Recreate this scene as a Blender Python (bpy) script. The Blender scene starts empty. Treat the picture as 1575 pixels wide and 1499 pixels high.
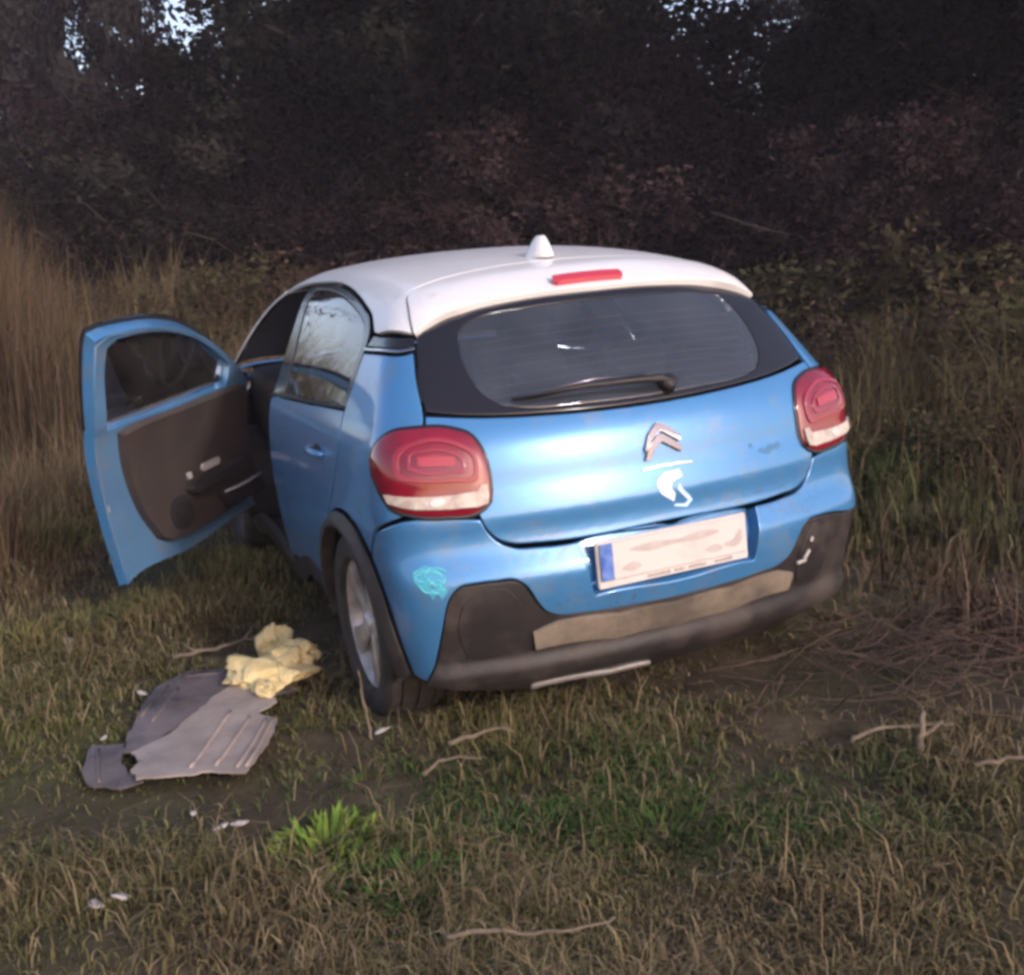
import bpy, math, random
import numpy as np
from mathutils import Matrix, Vector, geometry
rng = np.random.default_rng(7)
random.seed(7)
SC = bpy.context.scene
COL = SC.collection

# ------------------------------------------------------------------ camera
CAM_POS = (-1.7482, -2.7514, 1.3785)
CAM_R = ((0.91866, 0.38378, 0.09365), (-0.39452, 0.90354, 0.16726), (-0.02043, -0.19060, 0.98145))  # columns: right, forward, up
cam_d = bpy.data.cameras.new('camera')
cam = bpy.data.objects.new('camera', cam_d)
COL.objects.link(cam)
m = Matrix.Identity(4)
for i in range(3):
    m[i][0] = CAM_R[i][0]; m[i][1] = CAM_R[i][2]; m[i][2] = -CAM_R[i][1]; m[i][3] = CAM_POS[i]
cam.matrix_world = m
cam_d.sensor_fit = 'HORIZONTAL'
cam_d.sensor_width = 36.0
cam_d.lens = 36.0 * 1670 / 1575
cam_d.clip_start = 0.05
cam_d.clip_end = 2000
SC.camera = cam

# ------------------------------------------------------------------ sky, sun, exposure
SUN_AZ = math.radians(165.5)      # compass-style azimuth of the light: 0 = +Y, clockwise; 180 = straight behind the car
SUN_EL = math.radians(25)
world = bpy.data.worlds.new('World')
SC.world = world
world.use_nodes = True
wt = world.node_tree
bg = wt.nodes['Background']
sky = wt.nodes.new('ShaderNodeTexSky')
sky.sky_type = 'NISHITA'
sky.sun_disc = False
sky.sun_elevation = SUN_EL
sky.sun_rotation = SUN_AZ
sky.air_density = 1.0
sky.dust_density = 1.5
sky.ozone_density = 2.0
mixc = wt.nodes.new('ShaderNodeMix'); mixc.data_type = 'RGBA'; mixc.blend_type = 'MULTIPLY'
mixc.inputs['Factor'].default_value = 1.0
mixc.inputs['B'].default_value = (1.20, 0.95, 0.88, 1)
wt.links.new(sky.outputs[0], mixc.inputs['A'])
wt.links.new(mixc.outputs['Result'], bg.inputs['Color'])
bg.inputs['Strength'].default_value = 0.10
sun_d = bpy.data.lights.new('sun', 'SUN')
sun_d.energy = 0.68
sun_d.angle = math.radians(4)
sun_d.color = (1.0, 0.95, 0.92)
sun = bpy.data.objects.new('sun', sun_d)
COL.objects.link(sun)
to_sun = Vector((math.sin(SUN_AZ) * math.cos(SUN_EL), math.cos(SUN_AZ) * math.cos(SUN_EL), math.sin(SUN_EL)))
sun.rotation_euler = to_sun.to_track_quat('Z', 'Y').to_euler()
sun.location = to_sun * 30
SC.view_settings.view_transform = 'Standard'
SC.view_settings.look = 'None'
SC.view_settings.exposure = 1.55
SC.view_settings.gamma = 1.0
SC.cycles.use_denoising = True
SC.cycles.pixel_filter_type = 'BLACKMAN_HARRIS'
SC.cycles.filter_width = 3.4
SC.cycles.use_adaptive_sampling = True
SC.cycles.adaptive_threshold = 0.03
SC.cycles.max_bounces = 6
SC.cycles.transparent_max_bounces = 12
SC.cycles.sample_clamp_indirect = 6.0

# ------------------------------------------------------------------ materials
def rgba(c): return (c[0], c[1], c[2], 1.0)
def mat(name, col, rough=.5, metal=0., coat=0., col2=None, nscale=6., nlo=.4, nhi=.65, bump=0., bscale=40., spec=.5,
        trans=0., ior=1.45, alpha=1., dirt=None, dirt_scale=5., dirt_lo=.5, dirt_hi=.7, rough2=None, coat_rough=.05, detail=5.):
    mt = bpy.data.materials.new(name); mt.use_nodes = True
    nt = mt.node_tree; b = nt.nodes['Principled BSDF']
    b.inputs['Base Color'].default_value = rgba(col)
    b.inputs['Roughness'].default_value = rough
    b.inputs['Metallic'].default_value = metal
    b.inputs['Coat Weight'].default_value = coat
    b.inputs['Coat Roughness'].default_value = coat_rough
    b.inputs['Specular IOR Level'].default_value = spec
    b.inputs['Transmission Weight'].default_value = trans
    b.inputs['IOR'].default_value = ior
    b.inputs['Alpha'].default_value = alpha
    tc = nt.nodes.new('ShaderNodeTexCoord')
    last = None
    def noise(scale, lo, hi, off):
        mp = nt.nodes.new('ShaderNodeMapping'); mp.inputs['Location'].default_value = (off, off * .7, off * 1.3)
        nt.links.new(tc.outputs['Object'], mp.inputs['Vector'])
        n = nt.nodes.new('ShaderNodeTexNoise'); n.inputs['Scale'].default_value = scale; n.inputs['Detail'].default_value = detail
        n.inputs['Roughness'].default_value = .65
        nt.links.new(mp.outputs['Vector'], n.inputs['Vector'])
        r = nt.nodes.new('ShaderNodeMapRange'); r.inputs['From Min'].default_value = lo; r.inputs['From Max'].default_value = hi
        nt.links.new(n.outputs['Fac'], r.inputs['Value'])
        return r.outputs['Result']
    if col2 is not None:
        f = noise(nscale, nlo, nhi, 3.1)
        mx = nt.nodes.new('ShaderNodeMix'); mx.data_type = 'RGBA'
        mx.inputs['A'].default_value = rgba(col); mx.inputs['B'].default_value = rgba(col2)
        nt.links.new(f, mx.inputs['Factor']); last = mx.outputs['Result']
    if dirt is not None:
        f = noise(dirt_scale, dirt_lo, dirt_hi, 11.7)
        mx = nt.nodes.new('ShaderNodeMix'); mx.data_type = 'RGBA'
        if last is not None: nt.links.new(last, mx.inputs['A'])
        else: mx.inputs['A'].default_value = rgba(col)
        mx.inputs['B'].default_value = rgba(dirt)
        nt.links.new(f, mx.inputs['Factor']); last = mx.outputs['Result']
        if rough2 is not None:
            mr = nt.nodes.new('ShaderNodeMapRange'); mr.inputs['To Min'].default_value = rough; mr.inputs['To Max'].default_value = rough2
            nt.links.new(f, mr.inputs['Value']); nt.links.new(mr.outputs['Result'], b.inputs['Roughness'])
    if last is not None: nt.links.new(last, b.inputs['Base Color'])
    if bump > 0:
        n = nt.nodes.new('ShaderNodeTexNoise'); n.inputs['Scale'].default_value = bscale; n.inputs['Detail'].default_value = 4
        nt.links.new(tc.outputs['Object'], n.inputs['Vector'])
        bp = nt.nodes.new('ShaderNodeBump'); bp.inputs['Strength'].default_value = bump; bp.inputs['Distance'].default_value = .01
        nt.links.new(n.outputs['Fac'], bp.inputs['Height']); nt.links.new(bp.outputs['Normal'], b.inputs['Normal'])
    return mt
def attr_mat(name, rough=.85, spec=.15, trans=0.):
    mt = bpy.data.materials.new(name); mt.use_nodes = True
    nt = mt.node_tree; b = nt.nodes['Principled BSDF']
    a = nt.nodes.new('ShaderNodeAttribute'); a.attribute_name = 'tint'
    nt.links.new(a.outputs['Color'], b.inputs['Base Color'])
    b.inputs['Roughness'].default_value = rough; b.inputs['Specular IOR Level'].default_value = spec
    if trans > 0:
        tl = nt.nodes.new('ShaderNodeBsdfTranslucent'); mx = nt.nodes.new('ShaderNodeMixShader'); mx.inputs[0].default_value = trans
        nt.links.new(a.outputs['Color'], tl.inputs['Color'])
        nt.links.new(b.outputs[0], mx.inputs[1]); nt.links.new(tl.outputs[0], mx.inputs[2])
        nt.links.new(mx.outputs[0], nt.nodes['Material Output'].inputs['Surface'])
    return mt
def glass_mat(name, tint, amount, dust_sheen=(.015, .09), dcol=(.32, .30, .27, 1), rough=.02):
    # thin automotive glass: a tinted see-through layer under a clear reflecting surface
    mt = bpy.data.materials.new(name); mt.use_nodes = True
    nt = mt.node_tree; nt.nodes.remove(nt.nodes['Principled BSDF'])
    tr = nt.nodes.new('ShaderNodeBsdfTransparent'); tr.inputs[0].default_value = rgba([t * amount for t in tint])
    gl = nt.nodes.new('ShaderNodeBsdfGlossy'); gl.inputs['Roughness'].default_value = rough; gl.inputs['Color'].default_value = (1, 1, 1, 1)
    fr = nt.nodes.new('ShaderNodeFresnel'); fr.inputs['IOR'].default_value = 1.52
    mu = nt.nodes.new('ShaderNodeMath'); mu.operation = 'MULTIPLY_ADD'; mu.inputs[1].default_value = 1.25; mu.inputs[2].default_value = .03
    nt.links.new(fr.outputs[0], mu.inputs[0])
    mx = nt.nodes.new('ShaderNodeMixShader')
    nt.links.new(mu.outputs[0], mx.inputs[0]); nt.links.new(tr.outputs[0], mx.inputs[1]); nt.links.new(gl.outputs[0], mx.inputs[2])
    df = nt.nodes.new('ShaderNodeBsdfDiffuse'); df.inputs[0].default_value = dcol      # dusty film; on the rear pane its blue paints in reflected sky
    tc = nt.nodes.new('ShaderNodeTexCoord'); n = nt.nodes.new('ShaderNodeTexNoise'); n.inputs['Scale'].default_value = 5; n.inputs['Detail'].default_value = 6
    nt.links.new(tc.outputs['Object'], n.inputs['Vector'])
    mr = nt.nodes.new('ShaderNodeMapRange'); mr.inputs['From Min'].default_value = .3; mr.inputs['From Max'].default_value = .8
    mr.inputs['To Min'].default_value = dust_sheen[0]; mr.inputs['To Max'].default_value = dust_sheen[1]
    nt.links.new(n.outputs['Fac'], mr.inputs['Value'])
    m2 = nt.nodes.new('ShaderNodeMixShader'); nt.links.new(mr.outputs[0], m2.inputs[0])
    nt.links.new(mx.outputs[0], m2.inputs[1]); nt.links.new(df.outputs[0], m2.inputs[2])
    nt.links.new(m2.outputs[0], nt.nodes['Material Output'].inputs['Surface'])
    return mt

M = {}
M['blue'] = mat('blue_paint', (.068, .245, .51), rough=.32, metal=.35, coat=.8, col2=(.062, .228, .48), nscale=2.5, dirt=(.20, .22, .22), dirt_scale=7, dirt_lo=.52, dirt_hi=.92, rough2=.65, coat_rough=.075)
def splatter(mt):
    nt = mt.node_tree; b = nt.nodes['Principled BSDF']; src = b.inputs['Base Color'].links[0].from_socket
    tc = nt.nodes.new('ShaderNodeTexCoord')
    def nz(scale, lo, hi, det):
        n = nt.nodes.new('ShaderNodeTexNoise'); n.inputs['Scale'].default_value = scale; n.inputs['Detail'].default_value = det
        nt.links.new(tc.outputs['Object'], n.inputs['Vector']); r = nt.nodes.new('ShaderNodeMapRange'); r.inputs['From Min'].default_value = lo; r.inputs['From Max'].default_value = hi
        nt.links.new(n.outputs['Fac'], r.inputs['Value']); return r.outputs['Result']
    sp = nt.nodes.new('ShaderNodeSeparateXYZ'); nt.links.new(tc.outputs['Object'], sp.inputs[0])
    zr = nt.nodes.new('ShaderNodeMapRange'); zr.inputs['From Min'].default_value = .75; zr.inputs['From Max'].default_value = .25; zr.inputs['To Min'].default_value = .22; nt.links.new(sp.outputs['Z'], zr.inputs['Value'])
    m1 = nt.nodes.new('ShaderNodeMath'); m1.operation = 'MULTIPLY'; nt.links.new(nz(75, .56, .66, 2), m1.inputs[0]); nt.links.new(nz(4, .42, .62, 4), m1.inputs[1])
    m2 = nt.nodes.new('ShaderNodeMath'); m2.operation = 'MULTIPLY'; nt.links.new(m1.outputs[0], m2.inputs[0]); nt.links.new(zr.outputs[0], m2.inputs[1])
    mx = nt.nodes.new('ShaderNodeMix'); mx.data_type = 'RGBA'; mx.inputs['B'].default_value = (.13, .10, .075, 1)
    nt.links.new(m2.outputs[0], mx.inputs['Factor']); nt.links.new(src, mx.inputs['A']); nt.links.new(mx.outputs['Result'], b.inputs['Base Color'])
splatter(M['blue'])
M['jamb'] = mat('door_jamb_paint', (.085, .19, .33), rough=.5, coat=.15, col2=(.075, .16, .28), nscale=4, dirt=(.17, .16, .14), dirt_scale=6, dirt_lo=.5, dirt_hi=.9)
M['white'] = mat('white_paint', (.80, .80, .80), rough=.4, coat=.5, col2=(.74, .74, .74), nscale=3, dirt=(.45, .42, .40), dirt_scale=14, dirt_lo=.62, dirt_hi=.95, coat_rough=.08)
M['black'] = mat('black_gloss', (.012, .012, .016), rough=.18, coat=.3)
M['plastic'] = mat('black_plastic', (.020, .018, .019), rough=.5, col2=(.03, .026, .025), nscale=9, dirt=(.11, .085, .07), dirt_scale=4, dirt_lo=.48, dirt_hi=.85, rough2=.8, bump=.15, bscale=180)
M['mudplastic'] = mat('muddy_plastic', (.10, .085, .075), rough=.3, col2=(.16, .13, .10), nscale=6, dirt=(.25, .205, .155), dirt_scale=4.5, dirt_lo=.42, dirt_hi=.66, rough2=.5, bump=.2, bscale=120)
M['trim'] = mat('dark_trim', (.022, .02, .022), rough=.7, col2=(.03, .027, .028), nscale=12)
M['doortrim'] = mat('door_trim', (.045, .036, .034), rough=.65, col2=(.06, .045, .038), nscale=6)
M['seat'] = mat('seat_cloth', (.10, .10, .11), rough=.9, bump=.2, bscale=250)
M['red'] = mat('red_lens', (.21, .005, .022), rough=.1, coat=1.0, col2=(.17, .004, .017), nscale=14)
M['red2'] = mat('red_lens_rib', (.27, .010, .032), rough=.2, coat=1.0)
M['red3'] = mat('red_lens_centre', (.50, .03, .055), rough=.15, coat=1.0)
M['red4'] = mat('red_lens_bar', (.36, .016, .036), rough=.15, coat=1.0)
M['clear'] = mat('clear_lens', (.56, .49, .41), rough=.14, coat=1.0, col2=(.36, .28, .22), nscale=26)
M['chrome'] = mat('chrome', (.50, .50, .53), rough=.14, metal=1.)
M['darkchrome'] = mat('shaded_chrome', (.16, .16, .19), rough=.2, metal=.9)
M['tyre'] = mat('tyre_rubber', (.022, .02, .019), rough=.8, col2=(.05, .042, .035), nscale=10, bump=.25, bscale=90)
M['rim'] = mat('alloy', (.55, .53, .52), rough=.38, metal=.45, col2=(.36, .31, .27), nscale=8)
M['rimdark'] = mat('alloy_dark', (.03, .03, .032), rough=.5)
M['plate'] = mat('plate_white', (.60, .56, .53), rough=.55, col2=(.50, .45, .42), nscale=9, nlo=.5, nhi=.75)
M['plate_smear'] = mat('plate_smear', (.44, .38, .36), rough=.6, col2=(.52, .47, .44), nscale=16)
M['plateblue'] = mat('plate_blue', (.03, .10, .42), rough=.45, col2=(.16, .26, .55), nscale=22)
M['plateink'] = mat('plate_print', (.30, .24, .21), rough=.6)
M['cyan'] = mat('turquoise_scuff', (.06, .42, .52), rough=.6, col2=(.075, .30, .52), nscale=18, nlo=.35, nhi=.6)
M['cyan2'] = mat('turquoise_stroke', (.12, .58, .62), rough=.6)
M['stickerwhite'] = mat('sticker_white', (.82, .82, .84), rough=.4)
M['stickerblue'] = mat('sticker_pale_blue', (.55, .72, .85), rough=.4)
M['scuff'] = mat('dark_scuff', (.06, .20, .38), rough=.6, col2=(.05, .15, .28), nscale=40)
M['glass'] = glass_mat('tinted_glass', (.60, .68, .76), .5, (.07, .17), (.25, .29, .36, 1))  # bluish film: sky reflection put into the rear pane's colour
M['silver'] = mat('silver_plastic', (.60, .57, .54), rough=.4, metal=.2)
M['screenglass'] = glass_mat('dusty_windscreen', (.85, .9, .9), .8, (.10, .22), rough=.3)
M['clearglass'] = glass_mat('clear_glass', (.9, .95, .93), .95)
# ------------------------------------------------------------------ mesh helpers
def link(o, parent=None):
    COL.objects.link(o)
    if parent is not None: o.parent = parent
    return o
def mesh_obj(name, verts, faces, material, parent=None, smooth=False, mats=None, midx=None):
    me = bpy.data.meshes.new(name)
    me.from_pydata([tuple(map(float, v)) for v in verts], [], [tuple(map(int, f)) for f in faces])
    for mm in (mats or [material]): me.materials.append(mm)
    if midx is not None: me.polygons.foreach_set('material_index', np.asarray(midx, np.int32))
    if smooth: me.polygons.foreach_set('use_smooth', np.ones(len(me.polygons), bool))
    me.update()
    return link(bpy.data.objects.new(name, me), parent)
def tri_mesh(name, V, T, tint, material):
    # big triangle soups, straight from numpy
    me = bpy.data.meshes.new(name)
    V = np.ascontiguousarray(V, np.float32); T = np.ascontiguousarray(T, np.int32)
    me.vertices.add(len(V)); me.vertices.foreach_set('co', V.ravel())
    me.loops.add(T.size); me.loops.foreach_set('vertex_index', T.ravel())
    me.polygons.add(len(T)); me.polygons.foreach_set('loop_start', np.arange(0, T.size, 3, dtype=np.int32))
    if tint is not None:
        a = me.attributes.new('tint', 'FLOAT_COLOR', 'POINT')
        c = np.ones((len(V), 4), np.float32); c[:, :3] = tint
        a.data.foreach_set('color', c.ravel())
    me.materials.append(material)
    me.update(calc_edges=True)
    return me
class MB:
    def __init__(s): s.v = []; s.f = []
    def add(s, v, f):
        b = len(s.v); s.v += [tuple(p) for p in v]; s.f += [tuple(b + i for i in q) for q in f]; return s
    def box(s, c, size, rot=None, bev=.0):
        hx, hy, hz = [q / 2 for q in size]
        if bev <= 0:
            P = [(-hx, -hy, -hz), (hx, -hy, -hz), (hx, hy, -hz), (-hx, hy, -hz), (-hx, -hy, hz), (hx, -hy, hz), (hx, hy, hz), (-hx, hy, hz)]
            Fc = [(0, 3, 2, 1), (4, 5, 6, 7), (0, 1, 5, 4), (1, 2, 6, 5), (2, 3, 7, 6), (3, 0, 4, 7)]
        else:
            # rounded in the xz outline, chamfered on the y faces
            ring = []
            for (sx, sz, a0) in ((1, 1, 0), (-1, 1, 90), (-1, -1, 180), (1, -1, 270)):
                for k in range(4):
                    a = math.radians(a0 + 30 * k)
                    ring.append((sx * (hx - bev) + bev * math.cos(a), sz * (hz - bev) + bev * math.sin(a)))
            n = len(ring); P = []; Fc = []
            for (yy, sh) in ((-hy, .6), (-hy + bev * .6, 1), (hy - bev * .6, 1), (hy, .6)):
                for (a, b) in ring:
                    ka = 1 - bev * (1 - sh) / hx if hx > 0 else 1; kb = 1 - bev * (1 - sh) / hz
                    P.append((a * ka, yy, b * kb))
            for r in range(3):
                for k in range(n):
                    k2 = (k + 1) % n; Fc.append((r * n + k, r * n + k2, (r + 1) * n + k2, (r + 1) * n + k)[::-1])
            Fc.append(tuple(range(n))); Fc.append(tuple(range(3 * n, 4 * n))[::-1])
        R_ = rot if rot is not None else Matrix.Identity(3)
        return s.add([R_ @ Vector(p) + Vector(c) for p in P], Fc)
    def tube(s, path, rad, n=8, cap=True):
        path = [Vector(p) for p in path]; k = len(path)
        rad = [rad] * k if not hasattr(rad, '__len__') else rad
        V = []; Fc = []; ref = None
        for i, p in enumerate(path):
            t = (path[min(i + 1, k - 1)] - path[max(i - 1, 0)]).normalized()
            if ref is None:
                ref = t.orthogonal().normalized()
            ref = (ref - t * ref.dot(t)).normalized(); b = t.cross(ref)
            for j in range(n):
                a = 2 * math.pi * j / n
                V.append(p + (ref * math.cos(a) + b * math.sin(a)) * rad[i])
        for i in range(k - 1):
            for j in range(n):
                j2 = (j + 1) % n; Fc.append((i * n + j, i * n + j2, (i + 1) * n + j2, (i + 1) * n + j))
        if cap: Fc.append(tuple(range(n))[::-1]); Fc.append(tuple((k - 1) * n + j for j in range(n)))
        return s.add(V, Fc)
    def lathe_x(s, prof, c, n=48):
        # profile of (x, r) revolved about the X axis through c
        V = []; Fc = []; k = len(prof)
        for j in range(n):
            a = 2 * math.pi * j / n
            for (x, r) in prof: V.append((c[0] + x, c[1] + r * math.cos(a), c[2] + r * math.sin(a)))
        for j in range(n):
            j2 = (j + 1) % n
            for i in range(k - 1): Fc.append((j * k + i, j * k + i + 1, j2 * k + i + 1, j2 * k + i))
        return s.add(V, Fc)
    def prism(s, poly, axis_o, ax, ay, az, depth):
        # polygon in the (ax, ay) plane through axis_o, extruded by depth along az
        n = len(poly); o = Vector(axis_o)
        P = [o + ax * p[0] + ay * p[1] for p in poly]; P += [q + az * depth for q in P]
        Fc = [tuple(range(n))[::-1], tuple(range(n, 2 * n))] + [(i, (i + 1) % n, n + (i + 1) % n, n + i) for i in range(n)]
        return s.add(P, Fc)
    def build(s, name, material, parent=None, smooth=False): return mesh_obj(name, s.v, s.f, material, parent, smooth)
def autosmooth(o, deg=35):
    me = o.data
    me.polygons.foreach_set('use_smooth', np.ones(len(me.polygons), bool))
    me.set_sharp_from_angle(angle=math.radians(deg))
    return o
def tag(o, label=None, cat=None, group=None, kind=None):
    if label: o['label'] = label
    if cat: o['category'] = cat
    if group: o['group'] = group
    if kind: o['kind'] = kind
    return o
def empty(name, loc=(0, 0, 0), rot=(0, 0, 0)):
    o = bpy.data.objects.new(name, None); o.empty_display_size = .2
    o.location = loc; o.rotation_euler = rot
    return link(o)

# ------------------------------------------------------------------ ground shape (world frame)
_ph = rng.uniform(0, 6.28, 60)
def fbm(x, y, f0=1., octs=4):
    v = 0.; a = 1.; f = f0; k = 0
    for o in range(octs):
        v = v + a * (np.sin(x * f + _ph[k] + 1.3 * np.sin(y * f * .83 + _ph[k + 1])) * np.cos(y * f * 1.07 + _ph[k + 2] + 1.1 * np.sin(x * f * .71 + _ph[k + 3])))
        a *= .5; f *= 2.03; k += 4
    return v
def gh(x, y):
    x = np.asarray(x, float); y = np.asarray(y, float)
    near = np.exp(-((x + 1.) ** 2 + (y - .5) ** 2) / 9.)
    h = .07 * 2.2 * np.tanh(x / 2.2) + .115 * np.clip(y - 5, 0, 11) + .02 * np.clip(y - 5, 0, 3) * 0 + .012
    h = h + .018 * fbm(x, y, 2.6, 3) + (1 - near) * .07 * fbm(x, y, .55, 3)
    h = h + .9 * np.clip((x - 3.2 - .25 * y) / 6, 0, 1) ** 1.5          # bank on the right
    return h
# ------------------------------------------------------------------ ground, far field, trees
def axis_grid(lo, hi, c, fine, n):
    # spacing fine near c, growing outward
    t = np.linspace(-1, 1, n); k = 7.2
    s = np.sinh(k * t) / math.sinh(k)
    return c + np.where(s < 0, -s * (lo - c), s * (hi - c))
def build_ground():
    gx = axis_grid(-260, 260, -.5, .05, 380); gy = axis_grid(-260, 260, .8, .05, 380)
    X, Y = np.meshgrid(gx, gy); Z = gh(X, Y)
    far = np.clip((np.hypot(X, Y) - 25) / 30, 0, 1); Z = Z * (1 - far) + (.07 * 2.2 * np.tanh(X / 2.2) + .35) * far
    V = np.stack([X.ravel(), Y.ravel(), Z.ravel()], 1); n = len(gx)
    i, j = np.meshgrid(np.arange(len(gy) - 1), np.arange(n - 1), indexing='ij'); a = (i * n + j).ravel()
    Tn = np.concatenate([np.stack([a, a + 1, a + n + 1], 1), np.stack([a, a + n + 1, a + n], 1)])
    mt = mat('soil', (.044, .034, .026), rough=.95, spec=.1, col2=(.105, .082, .052), nscale=5, nlo=.35, nhi=.7, detail=9, dirt=(.060, .066, .030), dirt_scale=.7, dirt_lo=.45, dirt_hi=.7, bump=.8, bscale=22)
    me = tri_mesh('ground', V, Tn, None, mt)
    me.polygons.foreach_set('use_smooth', np.ones(len(me.polygons), bool))
    tag(link(bpy.data.objects.new('ground', me)), kind='structure')
    # pale stubble field off to the left
    X, Y = np.meshgrid(np.linspace(-70, -13, 60), np.linspace(9, 120, 90)); X = X + .22 * (Y - 9) * -0.35
    Z = gh(X, Y); far = np.clip((np.hypot(X, Y) - 25) / 30, 0, 1); Z = Z * (1 - far) + (.07 * 2.2 * np.tanh(X / 2.2) + .35) * far + .05
    V = np.stack([X.ravel(), Y.ravel(), Z.ravel()], 1); n = 60
    i, j = np.meshgrid(np.arange(89), np.arange(59), indexing='ij'); a = (i * n + j).ravel()
    Tn = np.concatenate([np.stack([a, a + 1, a + n + 1], 1), np.stack([a, a + n + 1, a + n], 1)])
    me = tri_mesh('stubble_field', V, Tn, None, mat('stubble', (.42, .36, .22), rough=.95, spec=.1, col2=(.34, .28, .17), nscale=.6, bump=.5, bscale=9))
    tag(link(bpy.data.objects.new('stubble_field', me)), kind='structure')
build_ground()
M['leaf'] = attr_mat('leaves', .9, .03, .45)
M['straw'] = attr_mat('grass_blades', .9, .06, .2)
M['bark'] = mat('bark', (.05, .04, .035), rough=.95, col2=(.03, .025, .022), nscale=9, bump=.8, bscale=30)
CF = np.array([CAM_R[0][1], CAM_R[1][1]]); CF /= np.linalg.norm(CF)
CR = np.array([CAM_R[0][0], CAM_R[1][0]]); CR /= np.linalg.norm(CR)
def spot(u, d):
    # ground position d metres ahead of the standpoint, u metres to its right
    p = np.array(CAM_POS[:2]) + CF * d + CR * u; return float(p[0]), float(p[1])
def quads(P, size, asp, r, up_bias=.0):
    n = len(P)
    a = r.normal(size=(n, 3)); a[:, 2] = a[:, 2] * .7 - up_bias; a /= np.linalg.norm(a, axis=1, keepdims=True)
    b = r.normal(size=(n, 3)); b -= a * np.sum(a * b, 1, keepdims=True); b /= np.linalg.norm(b, axis=1, keepdims=True)
    s = (size * r.uniform(.6, 1.35, n))[:, None]
    nrm = np.cross(a, b)
    V = np.stack([P - a * s * .5, P + b * s * asp * .5 + nrm * s * .08, P + a * s * .55, P - b * s * asp * .5 + nrm * s * .08], 1).reshape(-1, 3)
    k = np.arange(n) * 4
    Tn = np.concatenate([np.stack([k, k + 1, k + 2], 1), np.stack([k, k + 2, k + 3], 1)])
    return V, Tn
def tree_meshes(seed, H, RX, nleaf, leaf, pal, trunk_r, base=.18, lean=.0, narrow=1.0, stems=1):
    r = np.random.default_rng(seed); mb = MB(); clusters = []
    for st in range(stems):
        a0 = r.uniform(0, 6.28); sx = 0 if stems == 1 else .12 * math.cos(a0) * RX; sy = 0 if stems == 1 else .12 * math.sin(a0) * RX
        hh = H * (1 if st == 0 else r.uniform(.7, .95)); path = []; px, py = sx, sy
        for k in range(9):
            t = k / 8; path.append((px, py, -.25 + t * hh * .95)); px += r.normal() * .05 * RX + lean * RX * .12 + sx * .25; py += r.normal() * .05 * RX + sy * .25
        mb.tube(path, [trunk_r * (1.25 - 1.12 * (k / 8) ** .8) for k in range(9)], 9)
        nb = 22 if stems == 1 else 9
        for b in range(nb):
            t = base + (.98 - base) * (b + r.uniform(0, 1)) / nb
            i = min(7, int(t * 8)); f = t * 8 - i; p0 = Vector(path[i]).lerp(Vector(path[i + 1]), f)
            env = (math.sin(math.pi * min(1, (t - base * .5) / (1 - base * .5)) ** .75) ** .7) * narrow + .12
            L = RX * env * r.uniform(.65, 1.1); a = b * 2.4 + r.uniform(-.5, .5); el = r.uniform(-.1, .55)
            d = Vector((math.cos(a), math.sin(a), el)); pts = [p0]
            for k in range(1, 5): pts.append(p0 + d * L * k / 4 + Vector((r.normal() * .06, r.normal() * .06, -.05 * L * (k / 4) ** 2 + r.normal() * .05)) * L * .5)
            mb.tube(pts, [trunk_r * .38 * (1 - .8 * t) * (1 - .2 * k) + .006 for k in range(5)], 5)
            for k in range(1, 5):
                for q in range(2): clusters.append((np.array(pts[k]) + r.normal(size=3) * .16 * RX * np.array([1, 1, .8]), .10 + .16 * k / 4))
    C = np.array([c[0] for c in clusters]); Sg = np.array([c[1] for c in clusters]) * RX * .48
    w = r.uniform(.3, 1.3, len(C)); w /= w.sum(); idx = r.choice(len(C), nleaf, p=w)
    nn = r.normal(size=(nleaf, 3)); nl = np.linalg.norm(nn, axis=1, keepdims=True); nn = nn / nl * 1.75 * np.minimum(nl / 2.6, 1) ** .9
    P = C[idx] + nn * Sg[idx][:, None] * np.array([1, 1, .75])
    P[:, 2] = np.maximum(P[:, 2], .05)
    V, Tn = quads(P, leaf, .5, r, .15)
    ct = r.uniform(0, 1, len(C)); br = r.uniform(.45, 1.55, len(C))
    t = np.clip(ct[idx] * .7 + r.uniform(-.1, .4, nleaf), 0, 1)[:, None]
    tint = (np.array(pal[0]) * (1 - t) + np.array(pal[1]) * t) * (br[idx] * r.uniform(.88, 1.12, nleaf))[:, None]
    return mb, V, Tn, np.repeat(tint, 4, 0)
def make_plant(name, seed, H, RX, nleaf, leaf, pal, tr, **kw):
    mb, V, Tn, tint = tree_meshes(seed, H, RX, nleaf, leaf, pal, tr, **kw)
    tm = bpy.data.meshes.new('trunk'); tm.from_pydata(mb.v, [], mb.f); tm.materials.append(M['bark']); tm.polygons.foreach_set('use_smooth', np.ones(len(tm.polygons), bool))
    return tm, tri_mesh('crown', V, Tn, tint, M['leaf'])
def place(name, kit, u, d, s, rz, label, cat, group=None, names=('trunk', 'crown')):
    x, y = spot(u, d); e = empty(name, (x, y, float(gh(x, y)) - .05), (0, 0, rz)); e.scale = s if isinstance(s, tuple) else (s, s, s)
    tag(e, label, cat, group)
    for nm, me in zip(names, kit): link(bpy.data.objects.new(nm, me), e)
    return e
GREEN = ((.018, .020, .017), (.028, .029, .023)); DARK = ((.008, .009, .009), (.014, .013, .014)); GREY = ((.045, .043, .042), (.062, .057, .057))  # GREY leaves carry the haze of the left side in their colour
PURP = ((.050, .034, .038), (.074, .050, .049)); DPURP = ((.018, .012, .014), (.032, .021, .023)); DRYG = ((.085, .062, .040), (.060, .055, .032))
K1 = make_plant('k', 11, 7.6, 2.9, 46000, .15, GREEN, .17)
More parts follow.
